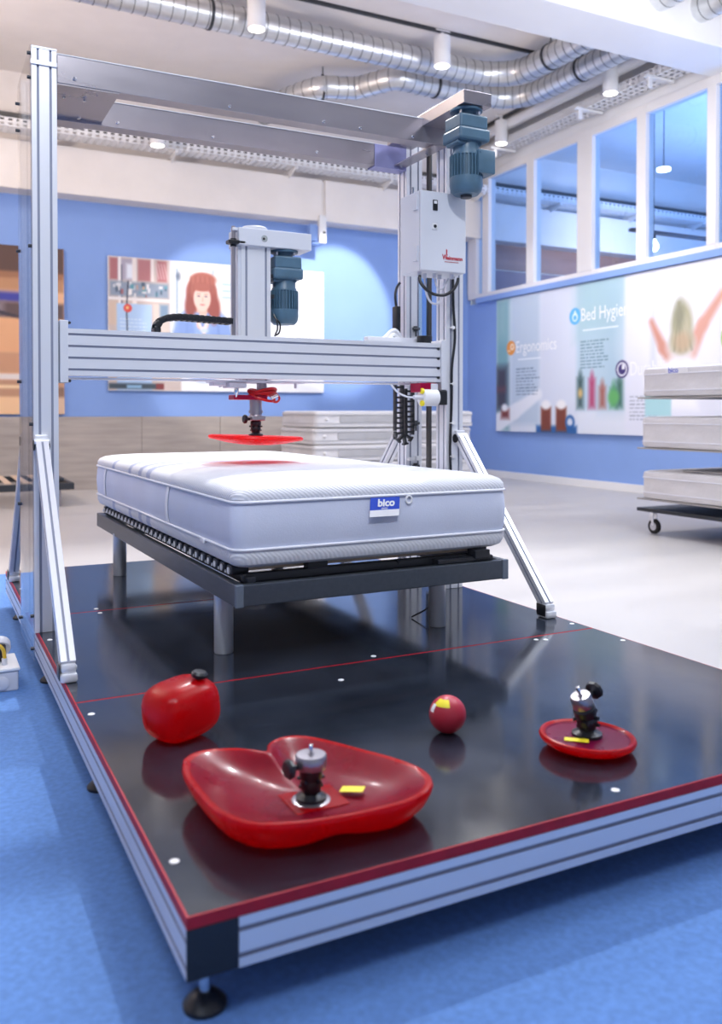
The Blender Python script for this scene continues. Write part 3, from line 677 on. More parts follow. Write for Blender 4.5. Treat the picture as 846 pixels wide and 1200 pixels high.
def foot(x, y):
    b = B(); b.cyl((x, y, FZ+.012), (x, y, -.098), .009, n=12); b.cyl((x, y, -.110), (x, y, -.100), .014, n=6)
    f = build(b, 'levelling_foot', M_chrome, pf)
    build(B().lathe([(.034, FZ+.006), (.034, FZ+.012), (.024, FZ+.022), (.012, FZ+.030), (0, FZ+.031)], (x, y, 0), n=20), 'foot_pad', M_black, f)
for yy in (1.29, 2.16, 3.10, 4.10):
    for xx in (PX0+.04, PX1-.04): foot(xx, yy)
caps = [(.357+.01, 1.413), (1.213, 1.290), (1.033, 2.169), (1.787, 2.267), (1.815, 2.253), (1.223, 2.337), (.581, 3.375), (.582, 3.300), (.366, 2.982), (2.035, 2.133), (2.04, 1.40), (2.035, 2.382), (.366, 2.20), (.40, 2.97), (1.6, 1.285), (.366, 3.9), (1.20, 4.30), (2.035, 3.5)]
cap0 = None
for x, y in caps:
    if cap0 is None: cap0 = build(B().lathe([(.0085, .0), (.0085, .0012), (.006, .0022), (0, .0024)], (x, y, 0), n=14), 'screw_cap', M_capwhite, pf); c0 = (x, y)
    else:
        c = cap0.copy(); COL.objects.link(c); c.parent = pf; c.location = (x-c0[0], y-c0[1], 0)

# ------------------------------------------------------------------ gantry
ga = thing('gantry', (1.19, 3.30, 0), 'tall slotted aluminium gantry with crossbars, drive motors and control box on the black platform', 'test machine')
GY0, GY1 = 3.092, 3.172      # front posts
RY0, RY1 = 3.43, 3.51        # rear posts
LX0, LX1, RX0, RX1 = .332, .412, 1.963, 2.045
for x0, x1 in ((LX0, LX1), (RX0, RX1)):
    for y0, y1 in ((GY0, GY1), (RY0, RY1)):
        p = prof_part(((x0+x1)/2, (y0+y1)/2, 0.001), ((x0+x1)/2, (y0+y1)/2, 1.960), x1-x0, .08, S80, S80, (1, 0, 0), 'post', ga)
        build(B().box((x0-.001, y0-.001, 1.960), (x1+.001, y1+.001, 1.969), .002), 'post_cap', M_alu, p, False)
build(B().box((LX0-.004, GY0-.005, 1.905), (LX1+.001, GY0+.0, 1.921), .0015), 'strap', M_alu, ga, False, 'pale clamp strap near the top of the left post')
# top crossbars (folded steel channels)
b = B(); b.box((LX1+.002, GY0+.003, 1.858), (RX0-.001, GY1-.01, 1.953), .0015); fb = build(b, 'front_crossbar', M_steel, ga, False)
build(B().box((LX1+.002, GY0+.001, 1.953), (1.90, GY0+.03, 1.9565)), 'edge_strip', M_capwhite, fb, False)
rb = build(B().box((.565, RY0+.002, 1.843), (1.80, RY1-.01, 1.937), .0015), 'rear_crossbar', M_steel, ga, False)
build(B().box((.60, RY0-.002, 1.937), (1.80, RY0+.03, 1.9395)), 'edge_strip', M_capwhite, rb, False)
for x in (.47, 1.02, 1.40, 1.56, 1.80): build(B().lathe([(.006, 0), (.006, .004), (.004, .006), (0, .006)], (x, GY0+.003, 1.873 if x > .5 else 1.88), (0, -1, 0), 12), 'bolt', M_chrome, fb)
for x in (.68, 1.06, 1.52): build(B().lathe([(.006, 0), (.006, .004), (.004, .006), (0, .006)], (x, RY0+.002, 1.862), (0, -1, 0), 12), 'bolt', M_chrome, rb)
M_plate = M_steel
build(B().box((LX1+.002, GY0+.003, 1.852), (.62, RY1-.01, 1.857)).box((LX1, RY0-.002, 1.84), (.564, RY1, 1.94), .001), 'corner_plate', M_plate, ga, False)
build(B().box((1.90, GY0+.003, 1.852), (RX0-.001, RY1-.01, 1.857)), 'corner_plate', M_plate, ga, False)
build(B().box((1.801, RY0, 1.838), (RX0-.001, RY1-.01, 1.938), .001), 'corner_block', mat('violet_grey_metal', (.30, .31, .55), .35, .6), ga, False)
for x, y in ((.45, 3.2), (.52, 3.2), (.47, 3.45), (.53, 3.40), (1.93, 3.2), (1.93, 3.42)): build(B().cyl((x, y, 1.844), (x, y, 1.852), .006, n=10), 'bolt', M_chrome, ga)
# clear side sheet on the outside of the left posts
sh = build(B().box((LX0-.006, GY0-.012, -.09), (LX0-.002, RY1, 1.965)), 'side_sheet', M_acrylic, ga, False, 'clear plastic sheet on the outer side of the left posts')
for y, zs in ((GY0+.0, (1.94, 1.86, 1.3, .705, .06, -.05)), (RY1-.012, (1.90, 1.80, 1.35, .86, .40, -.03))):
    for z in zs: build(B().cyl((LX0-.014, y, z), (LX0-.002, y, z), .006, n=10), 'bolt', M_darkgrey, sh)
# braces
def brace(x, ytop, ztop, yb, w=.040):
    c = x+w/2
    s = 1 if yb < ytop else -1
    p0 = Vector((c, ytop - s*.03, ztop)); p1 = Vector((c, yb, .045))
    o = prof_part(tuple(p0), tuple(p1), w, w, [0], [0], (1, 0, 0), 'brace', ga, o=.007, d=.0045)
    b = B(); b.box((x-.003, yb-.028, .001), (x+w+.003, yb+.028, .026), .006); b.box((x-.002, yb-.022, .024), (x+w+.002, yb+.022, .052), .010); b.cyl((x-.004, yb, .036), (x+w+.004, yb, .036), .006, n=12)
    build(b, 'foot_bracket', M_alu, o)
    b = B(); b.box((x-.002, ytop-s*.001, ztop-.02), (x+w+.002, ytop-s*.026, ztop+.035), .006); b.cyl((x-.004, ytop-s*.03, ztop+.012), (x+w+.004, ytop-s*.03, ztop+.012), .010, n=12)
    build(b, 'head_bracket', M_alu, o)
    for q in (x-.006, x+w+.002): build(B().cyl((q, ytop-s*.018, ztop), (q+.004, ytop-s*.018, ztop), .018, n=14), 'joint_cover', M_black, o)
    build(B().box((x-.0055, yb-.02, .008), (x-.0030, yb+.03, .05), .001), 'foot_cover', M_black, o)
brace(.334, GY0, .635, 2.505); brace(RX1-.045, GY0, .635, 2.50); brace(.334, RY1, .635, 4.10); brace(RX0+.0, RY1, .635, 4.10)
# horizontal measuring beam
BZ0, BZ1 = .868, 1.034
xs0, xs1 = .443, 1.936
b = profile((xs0+.002, (GY0+GY1)/2+.002, (BZ0+BZ1)/2), (xs1-.001, (GY0+GY1)/2+.002, (BZ0+BZ1)/2), .16, .078, [-.06, -.02, .02, .06], [-.0], (0, 0, 1))
bp_ = build(b, 'measuring_beam', [M_alu, M_alu_shade], ga, False)
build(B().box((xs0-.026, GY0-.006, .846), (xs0+.001, GY1+.002, 1.058), .0015), 'end_plate', M_alu, bp_, False)
build(B().box((LX1+.001, GY0+.01, .85), (xs0-.026, GY1, 1.055), .001), 'carriage', mat('grey_carriage', (.35, .36, .42), .45, .5), bp_, False)
b = B(); b.box((xs1-.0, GY0-.006, .838), (RX0-.003, GY1, 1.046), .0015); build(b, 'end_plate', M_alu, bp_, False)
for z in (.888, .928, .968, 1.008): build(B().cyl((xs1-.012, GY0-.003, z), (xs1-.012, GY0+.008, z), .005, n=10), 'slot_plug', M_black, bp_)
b = B()
for z in (.842+.01, 1.05): b.cyl((xs0+.006, GY0+.0, z), (xs0+.006, GY0+.008, z), .005, n=10)
build(b, 'bolt', M_darkgrey, bp_)
build(B().box((xs0, GY1+.003, .862), (xs1, 3.26, .868), .0), 'guide_rail', M_alu, bp_, False)
build(B().box((1.62, GY1+.003, 1.034), (xs1, 3.40, 1.040)).box((1.70, 3.30, 1.04), (RX0-.002, 3.34, 1.07), .002), 'support_arm', M_alu, bp_, False)
# red bracket, encoder
b = B(); b.box((1.835, GY0-.004, .828), (1.915, GY1, .866), .002); b.box((1.88, GY0+.01, .806), (1.955, GY1, .83), .002); build(b, 'bracket', M_redano, bp_, False, 'dark red bracket under the right end of the beam')
build(B().cyl((1.905, GY0-.002, .852), (1.905, GY0-.0005, .852), .011, n=12).box((1.884, GY0-.006, .838), (1.918, GY0-.0042, .864), .002), 'bracket_plate', M_alu, bp_, False)
e = build(B().cyl((1.845, 3.10, .806), (1.918, 3.10, .806), .036, n=24, bev=.003), 'encoder', M_capwhite, bp_)
b = B(); b.cyl((1.836, 3.085, .832), (1.846, 3.085, .832), .012, n=10).cyl((1.836, 3.085, .782), (1.846, 3.085, .782), .012, n=10); build(b, 'encoder_connector', M_yellow, e)
b = B(); b.tube([(1.845, 3.085, .806), (1.80, 3.085, .806), (1.77, 3.085, .808), (1.73, 3.09, .825), (1.70, 3.10, .86)], .004, 6, 4); b.cyl((1.80, 3.085, .806), (1.845, 3.085, .806), .009, n=10); build(b, 'encoder_cable', M_greybox, e)
build(B().box((1.918, 3.075, .775), (1.958, 3.135, .835), .003), 'encoder_block', M_black, bp_, False)
# lead screw between the right posts with clear guard tube
sc = build(B().cyl((2.004, 3.30, .06), (2.004, 3.30, 1.90), .0125, n=16), 'lead_screw', mat('oiled_screw', (.10, .095, .09), .35, .8), ga)
build(B().cyl((1.969, 3.295, 1.075), (1.969, 3.295, 1.60), .019, n=20), 'guard_tube', M_tube, sc)
build(B().cyl((1.975, 3.290, 1.035), (1.975, 3.290, 1.080), .034, n=20, bev=.003), 'tube_collar', M_black, sc)
# ---- drive motor builder (flange, gear block, finned body, fan cap), hanging down from z
def motor(name, x, y, z, s, parent, termbox=None):
    m = build(B().cyl((x, y, z-.012*s), (x, y, z), .072*s, n=28, bev=.002).cyl((x, y, z-.035*s), (x, y, z-.012*s), .045*s, n=20), name, M_motor, parent)
    b = B()
    for a in range(4): b.cyl((x+.06*s*math.cos(a*PI/2+.6), y+.06*s*math.sin(a*PI/2+.6), z-.028*s), (x+.06*s*math.cos(a*PI/2+.6), y+.06*s*math.sin(a*PI/2+.6), z-.012*s), .006*s, n=6)
    build(b, 'flange_bolt', M_chrome, m)
    b = B(); b.box((x-.072*s, y-.066*s, z-.098*s), (x+.072*s, y+.066*s, z-.035*s), .009*s); b.box((x-.080*s, y-.074*s, z-.150*s), (x+.080*s, y+.074*s, z-.094*s), .011*s)
    b.box((x+.076*s, y-.03*s, z-.14*s), (x+.086*s, y+.03*s, z-.06*s), .003*s); b.box((x-.075*s, y-.05*s, z-.165*s), (x+.05*s, y+.05*s, z-.148*s), .006*s)
    build(b, 'gear_housing', M_motor, m, False)
    b = B(); b.lathe([(.058*s, -.145*s), (.058*s, -.185*s), (.064*s, -.195*s), (.064*s, -.205*s), (.060*s, -.21*s), (.060*s, -.31*s)], (x, y, z), n=32)
    for k in range(28):
        a = 2*PI*k/28; c, sn = math.cos(a), math.sin(a); R = Matrix.Translation((x, y, 0)) @ Matrix.Rotation(a, 4, 'Z')
        b.box((.058*s, -.0022*s, z-.305*s), (.074*s, .0022*s, z-.205*s), 0, R)
    build(b, 'finned_housing', M_motor, m)
    build(B().lathe([(.073*s, -.30*s), (.074*s, -.335*s), (.068*s, -.36*s), (.055*s, -.374*s), (0, -.376*s)], (x, y, z), n=32), 'fan_cover', M_motor, m)
    if termbox:
        dx, dy = termbox; b = B(); b.box((x+dx-.045*s, y+dy-.045*s, z-.29*s), (x+dx+.045*s, y+dy+.045*s, z-.185*s), .008*s)
        for q in (-.038, .038): b.cyl((x+dx-.036*s, y+dy-.048*s, z+(-.2375+q)*s), (x+dx-.036*s, y+dy-.044*s, z+(-.2375+q)*s), .004*s, n=8)
        build(b, 'terminal_box', M_motor, m)
        build(B().tube([(x+dx+.04*s, y+dy, z-.25*s), (x+dx+.06*s, y+dy, z-.245*s), (x+dx+.058*s, y+dy, z-.275*s), (x+dx+.04*s, y+dy, z-.28*s)], .003*s, 6, 3), 'terminal_cable', M_greybox, m)
    return m
# right hand lift drive: arm reaching forward over the crossbar
arm = build(B().box((1.848, 2.79, 1.925), (1.975, 3.40, 1.976), .002), 'drive_arm', M_steel, ga, False)
motor('lift_motor', 1.905, 2.86, 1.924, .88, ga, (.052, -.030))
build(B().cyl((1.905, 2.86, 1.583), (1.905, 2.86, 1.594), .022, n=12), 'motor_nub', M_darkgrey, ga)
# travelling head on the beam
col = prof_part((1.158, 3.235, BZ0-.0), (1.158, 3.235, 1.40), .12, .08, [-.04, .04], S80, (1, 0, 0), 'lift_column', ga)
build(B().box((1.086, 3.20, 1.034), (1.100, 3.29, 1.385), .001), 'column_cover', M_cabinet, col, False)
b = B(); b.box((1.082, 3.175, 1.386), (1.384, 3.30, 1.452), .003); ha = build(b, 'head_arm', M_cabinet, ga, False)
build(B().lathe([(.052, 1.452), (.052, 1.462), (.046, 1.468), (.030, 1.469), (0, 1.469)], (1.165, 3.235, 0), n=28), 'arm_disc', M_cabinet, ha)
build(B().cyl((1.185, 3.1735, 1.416), (1.185, 3.1755, 1.416), .013, n=18), 'arm_screw', M_chrome, ha)
build(B().cyl((1.1825, 3.1725, 1.415), (1.1825, 3.1738, 1.415), .005, n=10), 'arm_screw_slot', M_black, ha)
build(B().cyl((1.068, 3.20, 1.035), (1.068, 3.20, 1.458), .0075, n=12), 'guide_rod', M_steel, ha)
build(B().box((1.042, 3.175, 1.388), (1.110, 3.215, 1.402), .003).cyl((1.068, 3.2, 1.38), (1.068, 3.2, 1.41), .012, n=12), 'rod_clamp', M_black, ha, False)
build(B().box((1.062, 3.188, 1.44), (1.10, 3.215, 1.452), .002), 'rod_plate', M_alu, ha, False)
motor('head_motor', 1.290, 3.235, 1.386, .78, ga)
b = B(); b.tube([(1.232, 3.20, 1.12), (1.25, 3.19, 1.10), (1.256, 3.19, 1.08), (1.25, 3.19, 1.055), (1.235, 3.2, 1.045)], .0035, 6, 5); b.tube([(1.232, 3.20, 1.13), (1.242, 3.19, 1.10), (1.244, 3.19, 1.07), (1.235, 3.19, 1.05)], .003, 6, 5)
build(b, 'motor_cable', M_black, ga)
b = B(); b.box((1.222, 3.19, 1.19), (1.232, 3.21, 1.205), .001); b.box((1.222, 3.195, 1.27), (1.228, 3.21, 1.285), .001); build(b, 'cable_clip', M_darkgrey, col, False)
# carriage plate under the beam
b = B(); b.box((.985, 3.19, .858), (1.36, 3.29, .8675), .001); b.box((1.04, 3.17, .838), (1.11, 3.25, .858), .002); b.box((.985, 3.19, .846), (1.035, 3.25, .858), .002)
for x in (1.015, 1.325): b.cyl((x, 3.20, .84), (x, 3.20, .858), .006, n=10)
cp = build(b, 'carriage_plate', M_alu, ga, False)
b = B(); b.lathe([(.003, .838), (.009, .836), (.009, .822), (.0015, .802), (0, .80)], (1.075, 3.19, 0), n=14); build(b, 'pointer', M_chrome, cp)
# energy chains
def chain(name, path, w, th, label, parent):
    P = catmull([Vector(p) for p in path], 6); L = [0]
    for a, c in zip(P, P[1:]): L.append(L[-1] + (c-a).length)
    pitch = .0215; n = int(L[-1]/pitch); b = B()
    def at(s):
        for i in range(len(L)-1):
            if L[i+1] >= s: f = (s-L[i])/(L[i+1]-L[i]+1e-9); return P[i].lerp(P[i+1], f), (P[i+1]-P[i]).normalized()
        return P[-1], (P[-1]-P[-2]).normalized()
    for i in range(n):
        p, d = at((i+.5)*pitch); Y = Vector((0, 1, 0)); nn = d.cross(Y).normalized()
        R = Matrix.Translation(p) @ Matrix(((d.x, Y.x, nn.x, 0), (d.y, Y.y, nn.y, 0), (d.z, Y.z, nn.z, 0), (0, 0, 0, 1)))
        for q in (-1, 1): b.box((-.013, q*w/2-.002, -th/2), (.013, q*w/2+.002, th/2), .002, R)
        for q in (-1, 1): b.box((-.006, -w/2, q*th/2-.0012), (.006, w/2, q*th/2+.0012), 0, R)
        b.cyl(R @ Vector((-.009, -w/2-.004, 0)), R @ Vector((-.009, -w/2-.001, 0)), .004, n=6)
    return build(b, name, M_black, parent, True, label)
chain('energy_chain', [(.768, 3.19, 1.036), (.770, 3.19, 1.062), (.792, 3.19, 1.086), (.845, 3.19, 1.097), (.95, 3.19, 1.095), (1.065, 3.19, 1.090)], .05, .022, 'black cable chain lying along the beam beside the lift column', ga)
def chain_hang():
    b = B()
    x0, x1, yy = 1.875, 1.925, 3.345
    P = catmull([Vector(p) for p in [(x0, yy, .866), (x0, yy, .80), (x0, yy, .72), (x0, yy, .665), (x0+.008, yy, .637), (x0+.028, yy, .622), (x0+.048, yy, .637), (x1+.004, yy, .665), (x1+.004, yy, .75), (x1+.004, yy, .86)]], 5)
    L = [0]
    for a, c in zip(P, P[1:]): L.append(L[-1] + (c-a).length)
    pitch = .0225; n = int(L[-1]/pitch)
    for i in range(n):
        s = (i+.5)*pitch
        k = max(j for j in range(len(L)) if L[j] <= s); k = min(k, len(P)-2); p = P[k].lerp(P[k+1], (s-L[k])/(L[k+1]-L[k])); d = (P[k+1]-P[k]).normalized(); Y = Vector((0, 1, 0)); nn = d.cross(Y)
        R = Matrix.Translation(p) @ Matrix(((d.x, Y.x, nn.x, 0), (d.y, Y.y, nn.y, 0), (d.z, Y.z, nn.z, 0), (0, 0, 0, 1)))
        for q in (-1, 1): b.box((-.012, -.012, q*.018-.004), (.012, .012, q*.018+.004), .002, R)
        b.box((-.0045, -.012, -.016), (.0045, .012, .016), .001, R)
    return build(b, 'energy_chain', M_black, ga, True, 'black cable chain hanging in a loop below the beam beside the rear post')
chain_hang()
# chain and cables beside the rear post above the beam, loose white hose end
build(B().box((1.895, 3.40, 1.04), (1.917, 3.44, 1.22), .003).tube([(1.905, 3.42, 1.22), (1.90, 3.42, 1.27), (1.915, 3.43, 1.31), (1.93, 3.43, 1.33)], .006, 6, 4), 'cable_bundle', M_black, ga)
build(B().tube([(1.72, 3.36, 1.045), (1.80, 3.36, 1.06), (1.845, 3.36, 1.095), (1.87, 3.36, 1.10), (1.90, 3.36, 1.06)], .013, 8, 5).tube([(1.74, 3.34, 1.045), (1.81, 3.34, 1.055), (1.85, 3.34, 1.085), (1.88, 3.34, 1.05)], .008, 8, 5), 'white_hose', M_capwhite, ga)
# cables, limit switches in the slots
b = B()
b.tube([(1.992, 3.088, 1.36), (1.993, 3.086, 1.2), (2.000, 3.084, 1.06), (1.985, 3.084, .93), (1.986, 3.086, .8), (1.978, 3.086, .6), (1.983, 3.086, .45), (1.982, 3.088, .2)], .0055, 8, 6); build(b, 'post_cable', M_black, ga)
for z in (1.10, .865, .70, .56): build(B().cyl((1.990, 3.078, z), (1.990, 3.092, z), .0075, n=8).box((1.975, 3.080, z-.002), (2.003, 3.090, z+.002)), 'cable_tie', M_capwhite, ga, False)
for z in (1.125, .695, .50):
    build(B().box((2.000, 3.418, z-.012), (2.016, 3.432, z+.012), .002).cyl((1.992, 3.42, z), (2.026, 3.42, z), .006, n=8).cyl((2.008, 3.42, z-.035), (2.008, 3.42, z-.01), .004, n=8), 'limit_switch', M_darkgrey, ga)
build(B().box((1.965, 3.405, .525), (1.992, 3.425, .540), .002).box((2.004, 3.405, .525), (2.035, 3.425, .545), .002), 'switch_bracket', M_capwhite, ga, False)
build(B().box((1.985, 3.40, 1.715), (2.012, 3.43, 1.735), .002).cyl((1.985, 3.41, 1.70), (1.985, 3.41, 1.76), .006, n=8), 'limit_switch', M_chrome, ga, False)
build(B().box((1.968, 3.405, 1.685), (1.990, 3.425, 1.70), .002), 'red_button', M_redcable, ga, False)
build(B().box((2.03, GY0-.01, 1.70), (2.055, GY0-.001, 1.72), .002), 'limit_switch', M_darkgrey, ga, False)
# ---- control cabinet
cx0, cx1, cy0, cy1, cz0, cz1 = 1.741, 1.950, 2.930, 3.088, 1.300, 1.614
cab = build(B().box((cx0, cy0+.012, cz0), (cx1, cy1, cz1), .003), 'control_box', M_cabinet, ga, False, 'pale grey control box mounted on the right posts')
build(B().box((cx0+.002, cy0+.010, cz0+.002), (cx1-.002, cy0+.013, cz1-.002)), 'door_gasket', M_darkgrey, cab, False)
build(B().box((cx0, cy0-.002, cz0+.001), (cx1, cy0+.010, cz1-.001), .003), 'box_door', M_cabinet, cab, False)
build(B().box((1.794, cy0-.006, 1.538), (1.816, cy0-.0015, 1.580), .002), 'switch', M_black, cab, False)
build(B().box((1.798, cy0-.0075, 1.564), (1.812, cy0-.0055, 1.576), .001), 'switch_lamp', M_capwhite, cab, False)
build(B().box((1.791, cy0-.005, 1.463), (1.815, cy0-.0015, 1.488), .003), 'lock_plate', M_capwhite, cab, False)
build(B().cyl((1.803, cy0-.008, 1.476), (1.803, cy0-.004, 1.476), .0065, n=12), 'lock_cylinder', M_darkgrey, cab)
build(B().box((cx0-.006, cy0+.02, 1.54), (cx0+.0, cy0+.05, 1.60), .002).box((cx0-.006, cy0+.02, 1.34), (cx0, cy0+.05, 1.40), .002), 'hinge', M_cabinet, cab, False)
fm = face_matrix((1.848, cy0-.0028, 1.350), (1, 0, 0), (0, 0, 1))
text_mesh('einmann', .0215, 'brand_text', M_print_red, fm @ Matrix.Translation((.0115, 0, 0)), cab, .0004, .0006, 'dark red lettering reading Weinmann', squeeze=1.02)
text_mesh('W', .030, 'brand_text', M_print_red, fm @ Matrix.Translation((-.009, -.001, 0)), cab, .0004, .0006, squeeze=.75)
text_mesh('www.weinmann.de', .0085, 'brand_text', M_print_red, fm @ Matrix.Translation((.001, -.011, 0)), cab, .0003, 0)
b = B(); b.bm.faces.new([b.bm.verts.new((1.852+x, cy0-.003, 1.352+z)) for x, z in ((.004, .016), (.008, .014), (.010, .036), (.004, .040))]); build(b, 'brand_mark', M_print_red, cab, False)
b = B()
for x, y in ((1.76, 2.97), (1.80, 3.0), (1.835, 2.98), (1.87, 3.0), (1.91, 2.97)): b.cyl((x, y, 1.282), (x, y, 1.300), .009, n=12)
build(b, 'cable_gland', M_greybox, cab)
b = B(); b.tube([(1.757, 2.965, 1.285), (1.757, 2.96, 1.26), (1.775, 2.95, 1.232), (1.81, 2.95, 1.214), (1.86, 2.95, 1.212), (1.90, 2.95, 1.232), (1.925, 2.955, 1.262), (1.935, 2.96, 1.285)], .0065, 8, 6)
build(b, 'box_cable', M_black, cab)
b = B(); b.tube([(1.80, 3.0, 1.285), (1.81, 3.0, 1.22), (1.835, 3.0, 1.185), (1.87, 3.0, 1.19), (1.89, 3.0, 1.24), (1.895, 3.0, 1.285)], .0045, 8, 6); b.tube([(1.835, 2.98, 1.285), (1.845, 2.98, 1.25), (1.87, 2.98, 1.24), (1.9, 2.98, 1.285)], .003, 6, 6)
build(b, 'box_cable', M_greybox, cab)

# ------------------------------------------------------------------ ball joint mount used on the test shapes
def rotm(c, ax, ang): return Matrix.Translation(c) @ Matrix.Rotation(ang, 4, ax) @ Matrix.Translation(-Vector(c))
def mount(base, s, parent, tilt=0, tilt_axis=(0, 1, 0), knob=(-1, 0), inverted=False, cr=.0235):
    x, y, z = base
    Mt = Matrix.Translation(base) @ Matrix.Scale(s, 4)
    if inverted: Mt = Mt @ Matrix.Rotation(PI, 4, 'X')
    T = Mt @ Matrix.Translation((0, 0, .030)) @ Matrix.Rotation(tilt, 4, Vector(tilt_axis)) @ Matrix.Translation((0, 0, -.030))
    def bb(f, M): b = B(); f(b); bmesh.ops.transform(b.bm, matrix=M, verts=b.bm.verts); return b
    j = build(bb(lambda b: b.lathe([(.026, 0), (.026, .006), (.018, .009), (.014, .012), (.017, .018), (.0185, .028), (.015, .038), (0, .042)], (0, 0, 0), n=24), Mt), 'ball_joint', M_black, parent)
    def up(b):
        b.lathe([(.015, .030), (.0195, .040), (.0195, .050), (.0165, .054), (0, .055)], (0, 0, 0), n=24)
        for a in range(5):
            c, q = math.cos(a*1.2566), math.sin(a*1.2566); b.cyl((c*.016, q*.016, .034), (c*.024, q*.024, .034), .0032, n=8)
            b.cyl((c*.014, q*.014, .020), (c*.021, q*.021, .020), .003, n=8)
    build(bb(up, T), 'joint_collar', M_black, parent)
    def cap(b): b.lathe([(cr-.001, .054), (cr, .056), (cr, .073), (cr-.002, .076), (.006, .0765), (.006, .078), (0, .078)], (0, 0, 0), n=28)
    build(bb(cap, T), 'clamp_cap', M_steel, parent)
    build(bb(lambda b: b.cyl((0, 0, .077), (0, 0, .092), .0035, n=10, bev=.001), T), 'centre_pin', M_chrome, parent)
    kx, ky = knob; kz = .060
    def kn(b): b.cyl((kx*.018, ky*.018, kz), (kx*.036, ky*.036, kz), .005, n=10); b.lathe([(.009, 0), (.0155, .004), (.0165, .010), (.013, .014), (0, .015)], (kx*.034, ky*.034, kz), (kx, ky, 0), n=10)
    build(bb(kn, T), 'clamp_knob', M_black, parent)

def superell(c, rx, ry, rz, e, rotz=0, tilt=0, n=36, m=20):
    b = B(); bm = b.bm; rings = []
    f = lambda w, p: math.copysign(abs(w)**p, w)
    R = Matrix.Rotation(rotz, 3, 'Z') @ Matrix.Rotation(tilt, 3, 'Y')
    for i in range(m+1):
        ph = -PI/2 + PI*i/m; row = []
        if i in (0, m): row = [bm.verts.new(Vector(c) + R @ Vector((0, 0, f(math.sin(ph), e)*rz)))]
        else:
            for k in range(n):
                th = 2*PI*k/n; row.append(bm.verts.new(Vector(c) + R @ Vector((rx*f(math.cos(ph), e)*f(math.cos(th), e), ry*f(math.cos(ph), e)*f(math.sin(th), e), rz*f(math.sin(ph), e)))))
        rings.append(row)
    for a, d in zip(rings, rings[1:]):
        for k in range(n):
            q = (k+1) % n
            if len(a) == 1: bm.faces.new((a[0], d[q], d[k]))
            elif len(d) == 1: bm.faces.new((a[k], a[q], d[0]))
            else: bm.faces.new((a[k], a[q], d[q], d[k]))
    return b

# hanging loading disc with cable coil
t = thing('loading_disc', (1.172, 3.24, .62), 'flat red loading disc hanging under the gantry beam above the mattress', 'test tool')
Rt = Matrix.Rotation(math.radians(2.0), 4, 'Y')
def disc_shape(c, r, th, bow, rim=.0, R=Matrix.Identity(4)):
    b = B(); pr = [(0, -bow), (r*.3, -bow*.93), (r*.6, -bow*.66), (r*.85, -bow*.26), (r*.97, -.002), (r, .004), (r*.985, th*.75), (r*.95, th), (r*.9, th-rim), (r*.5, th-rim), (0, th-rim)]
    b.lathe(pr, (0, 0, 0), n=56); bmesh.ops.transform(b.bm, matrix=Matrix.Translation(c) @ R, verts=b.bm.verts); return b
build(disc_shape((1.172, 3.24, .640), .187, .013, .025, 0, Rt), 'disc', M_reddisc, t)
mount((1.172, 3.24, .652), 1.10, t, 0, knob=(-1, -.1))
b = B(); b.lathe([(.024, .725), (.024, .742), (.028, .742), (.028, .752), (.024, .752), (.0245, .795)], (1.172, 3.24, 0), n=28); build(b, 'load_cell', M_steel, t)
build(B().box((1.145, 3.205, .712), (1.20, 3.275, .730), .003), 'clamp_collar', M_steel, t, False)
build(B().box((1.068, 3.195, .793), (1.205, 3.265, .812), .003), 'sensor_arm', M_redano, t, False, 'dark red flat arm above the disc')
b = B(); b.cyl((1.195, 3.235, .812), (1.195, 3.235, .858), .02, n=16); build(b, 'hanger', M_steel, t)
b = B()
rs = random.Random(3)
for k in range(9):
    rr = .047 + rs.uniform(-.006, .006); ph = rs.uniform(0, 6); tl = rs.uniform(-.55, .55); cz = .818 + rs.uniform(-.010, .012); cx = 1.190 + rs.uniform(-.006, .006)
    b.tube([(cx+rr*math.cos(a+ph), 3.215+rr*.8*math.sin(a+ph), cz + tl*rr*math.cos(a+ph+1)) for a in [2*PI*i/24 for i in range(25)]], .0052, 8)
b.tube([(1.24, 3.2, .82), (1.252, 3.19, .80), (1.24, 3.19, .785), (1.215, 3.19, .79)], .0045, 8, 5)
build(b, 'cable_coil', M_redcable, t, True, 'coiled bright red cable above the disc')
build(B().cyl((1.21, 3.17, .800), (1.235, 3.165, .812), .007, n=10), 'cable_plug', M_chrome, t)

# ------------------------------------------------------------------ bed base
bb_ = thing('bed_base', (.80, 2.378, 0), 'charcoal metal bed base on round steel legs standing on the black platform', 'bed base')
bx0, bx1, by0, by1, bz0, bz1 = .800, 1.768, 2.378, 4.43, .181, .246
build(B().box((bx0, by0+.014, bz0), (bx0+.028, by1, bz1), .003), 'side_rail', M_bedgrey, bb_, False)
build(B().box((bx1-.028, by0+.014, bz0), (bx1, by1, bz1), .003), 'side_rail', M_bedgrey, bb_, False)
build(B().box((bx0+.018, by0+.002, bz0+.001), (bx1-.018, by0+.030, bz1-.001), .003), 'end_rail', M_bedgrey, bb_, False)
build(B().box((bx0+.03, by1-.03, bz0), (bx1-.03, by1, bz1), .003), 'end_rail', M_bedgrey, bb_, False)
for x in (bx0, bx1-.022):
    build(B().box((x-.001, by0-.001, bz0-.001), (x+.023, by0+.016, bz1+.001), .003), 'corner_cap', M_bedcap, bb_, False)
for x, y in ((.832, 2.585), (1.600, 2.56), (.826, 4.03), (1.600, 4.03)):
    build(B().lathe([(.028, .0), (.030, .004), (.030, bz0+.01)], (x, y, .0005), n=28), 'leg', M_leg, bb_)
for y in (2.585, 4.02): build(B().box((bx0+.028, y-.02, bz0+.004), (bx1-.028, y+.02, bz0+.03), .002), 'cross_beam', M_bedgrey, bb_, False)
b = B()
for x in (bx0+.045, bx1-.07): b.box((x, by0+.03, .236), (x+.028, by1-.03, .262), .004)
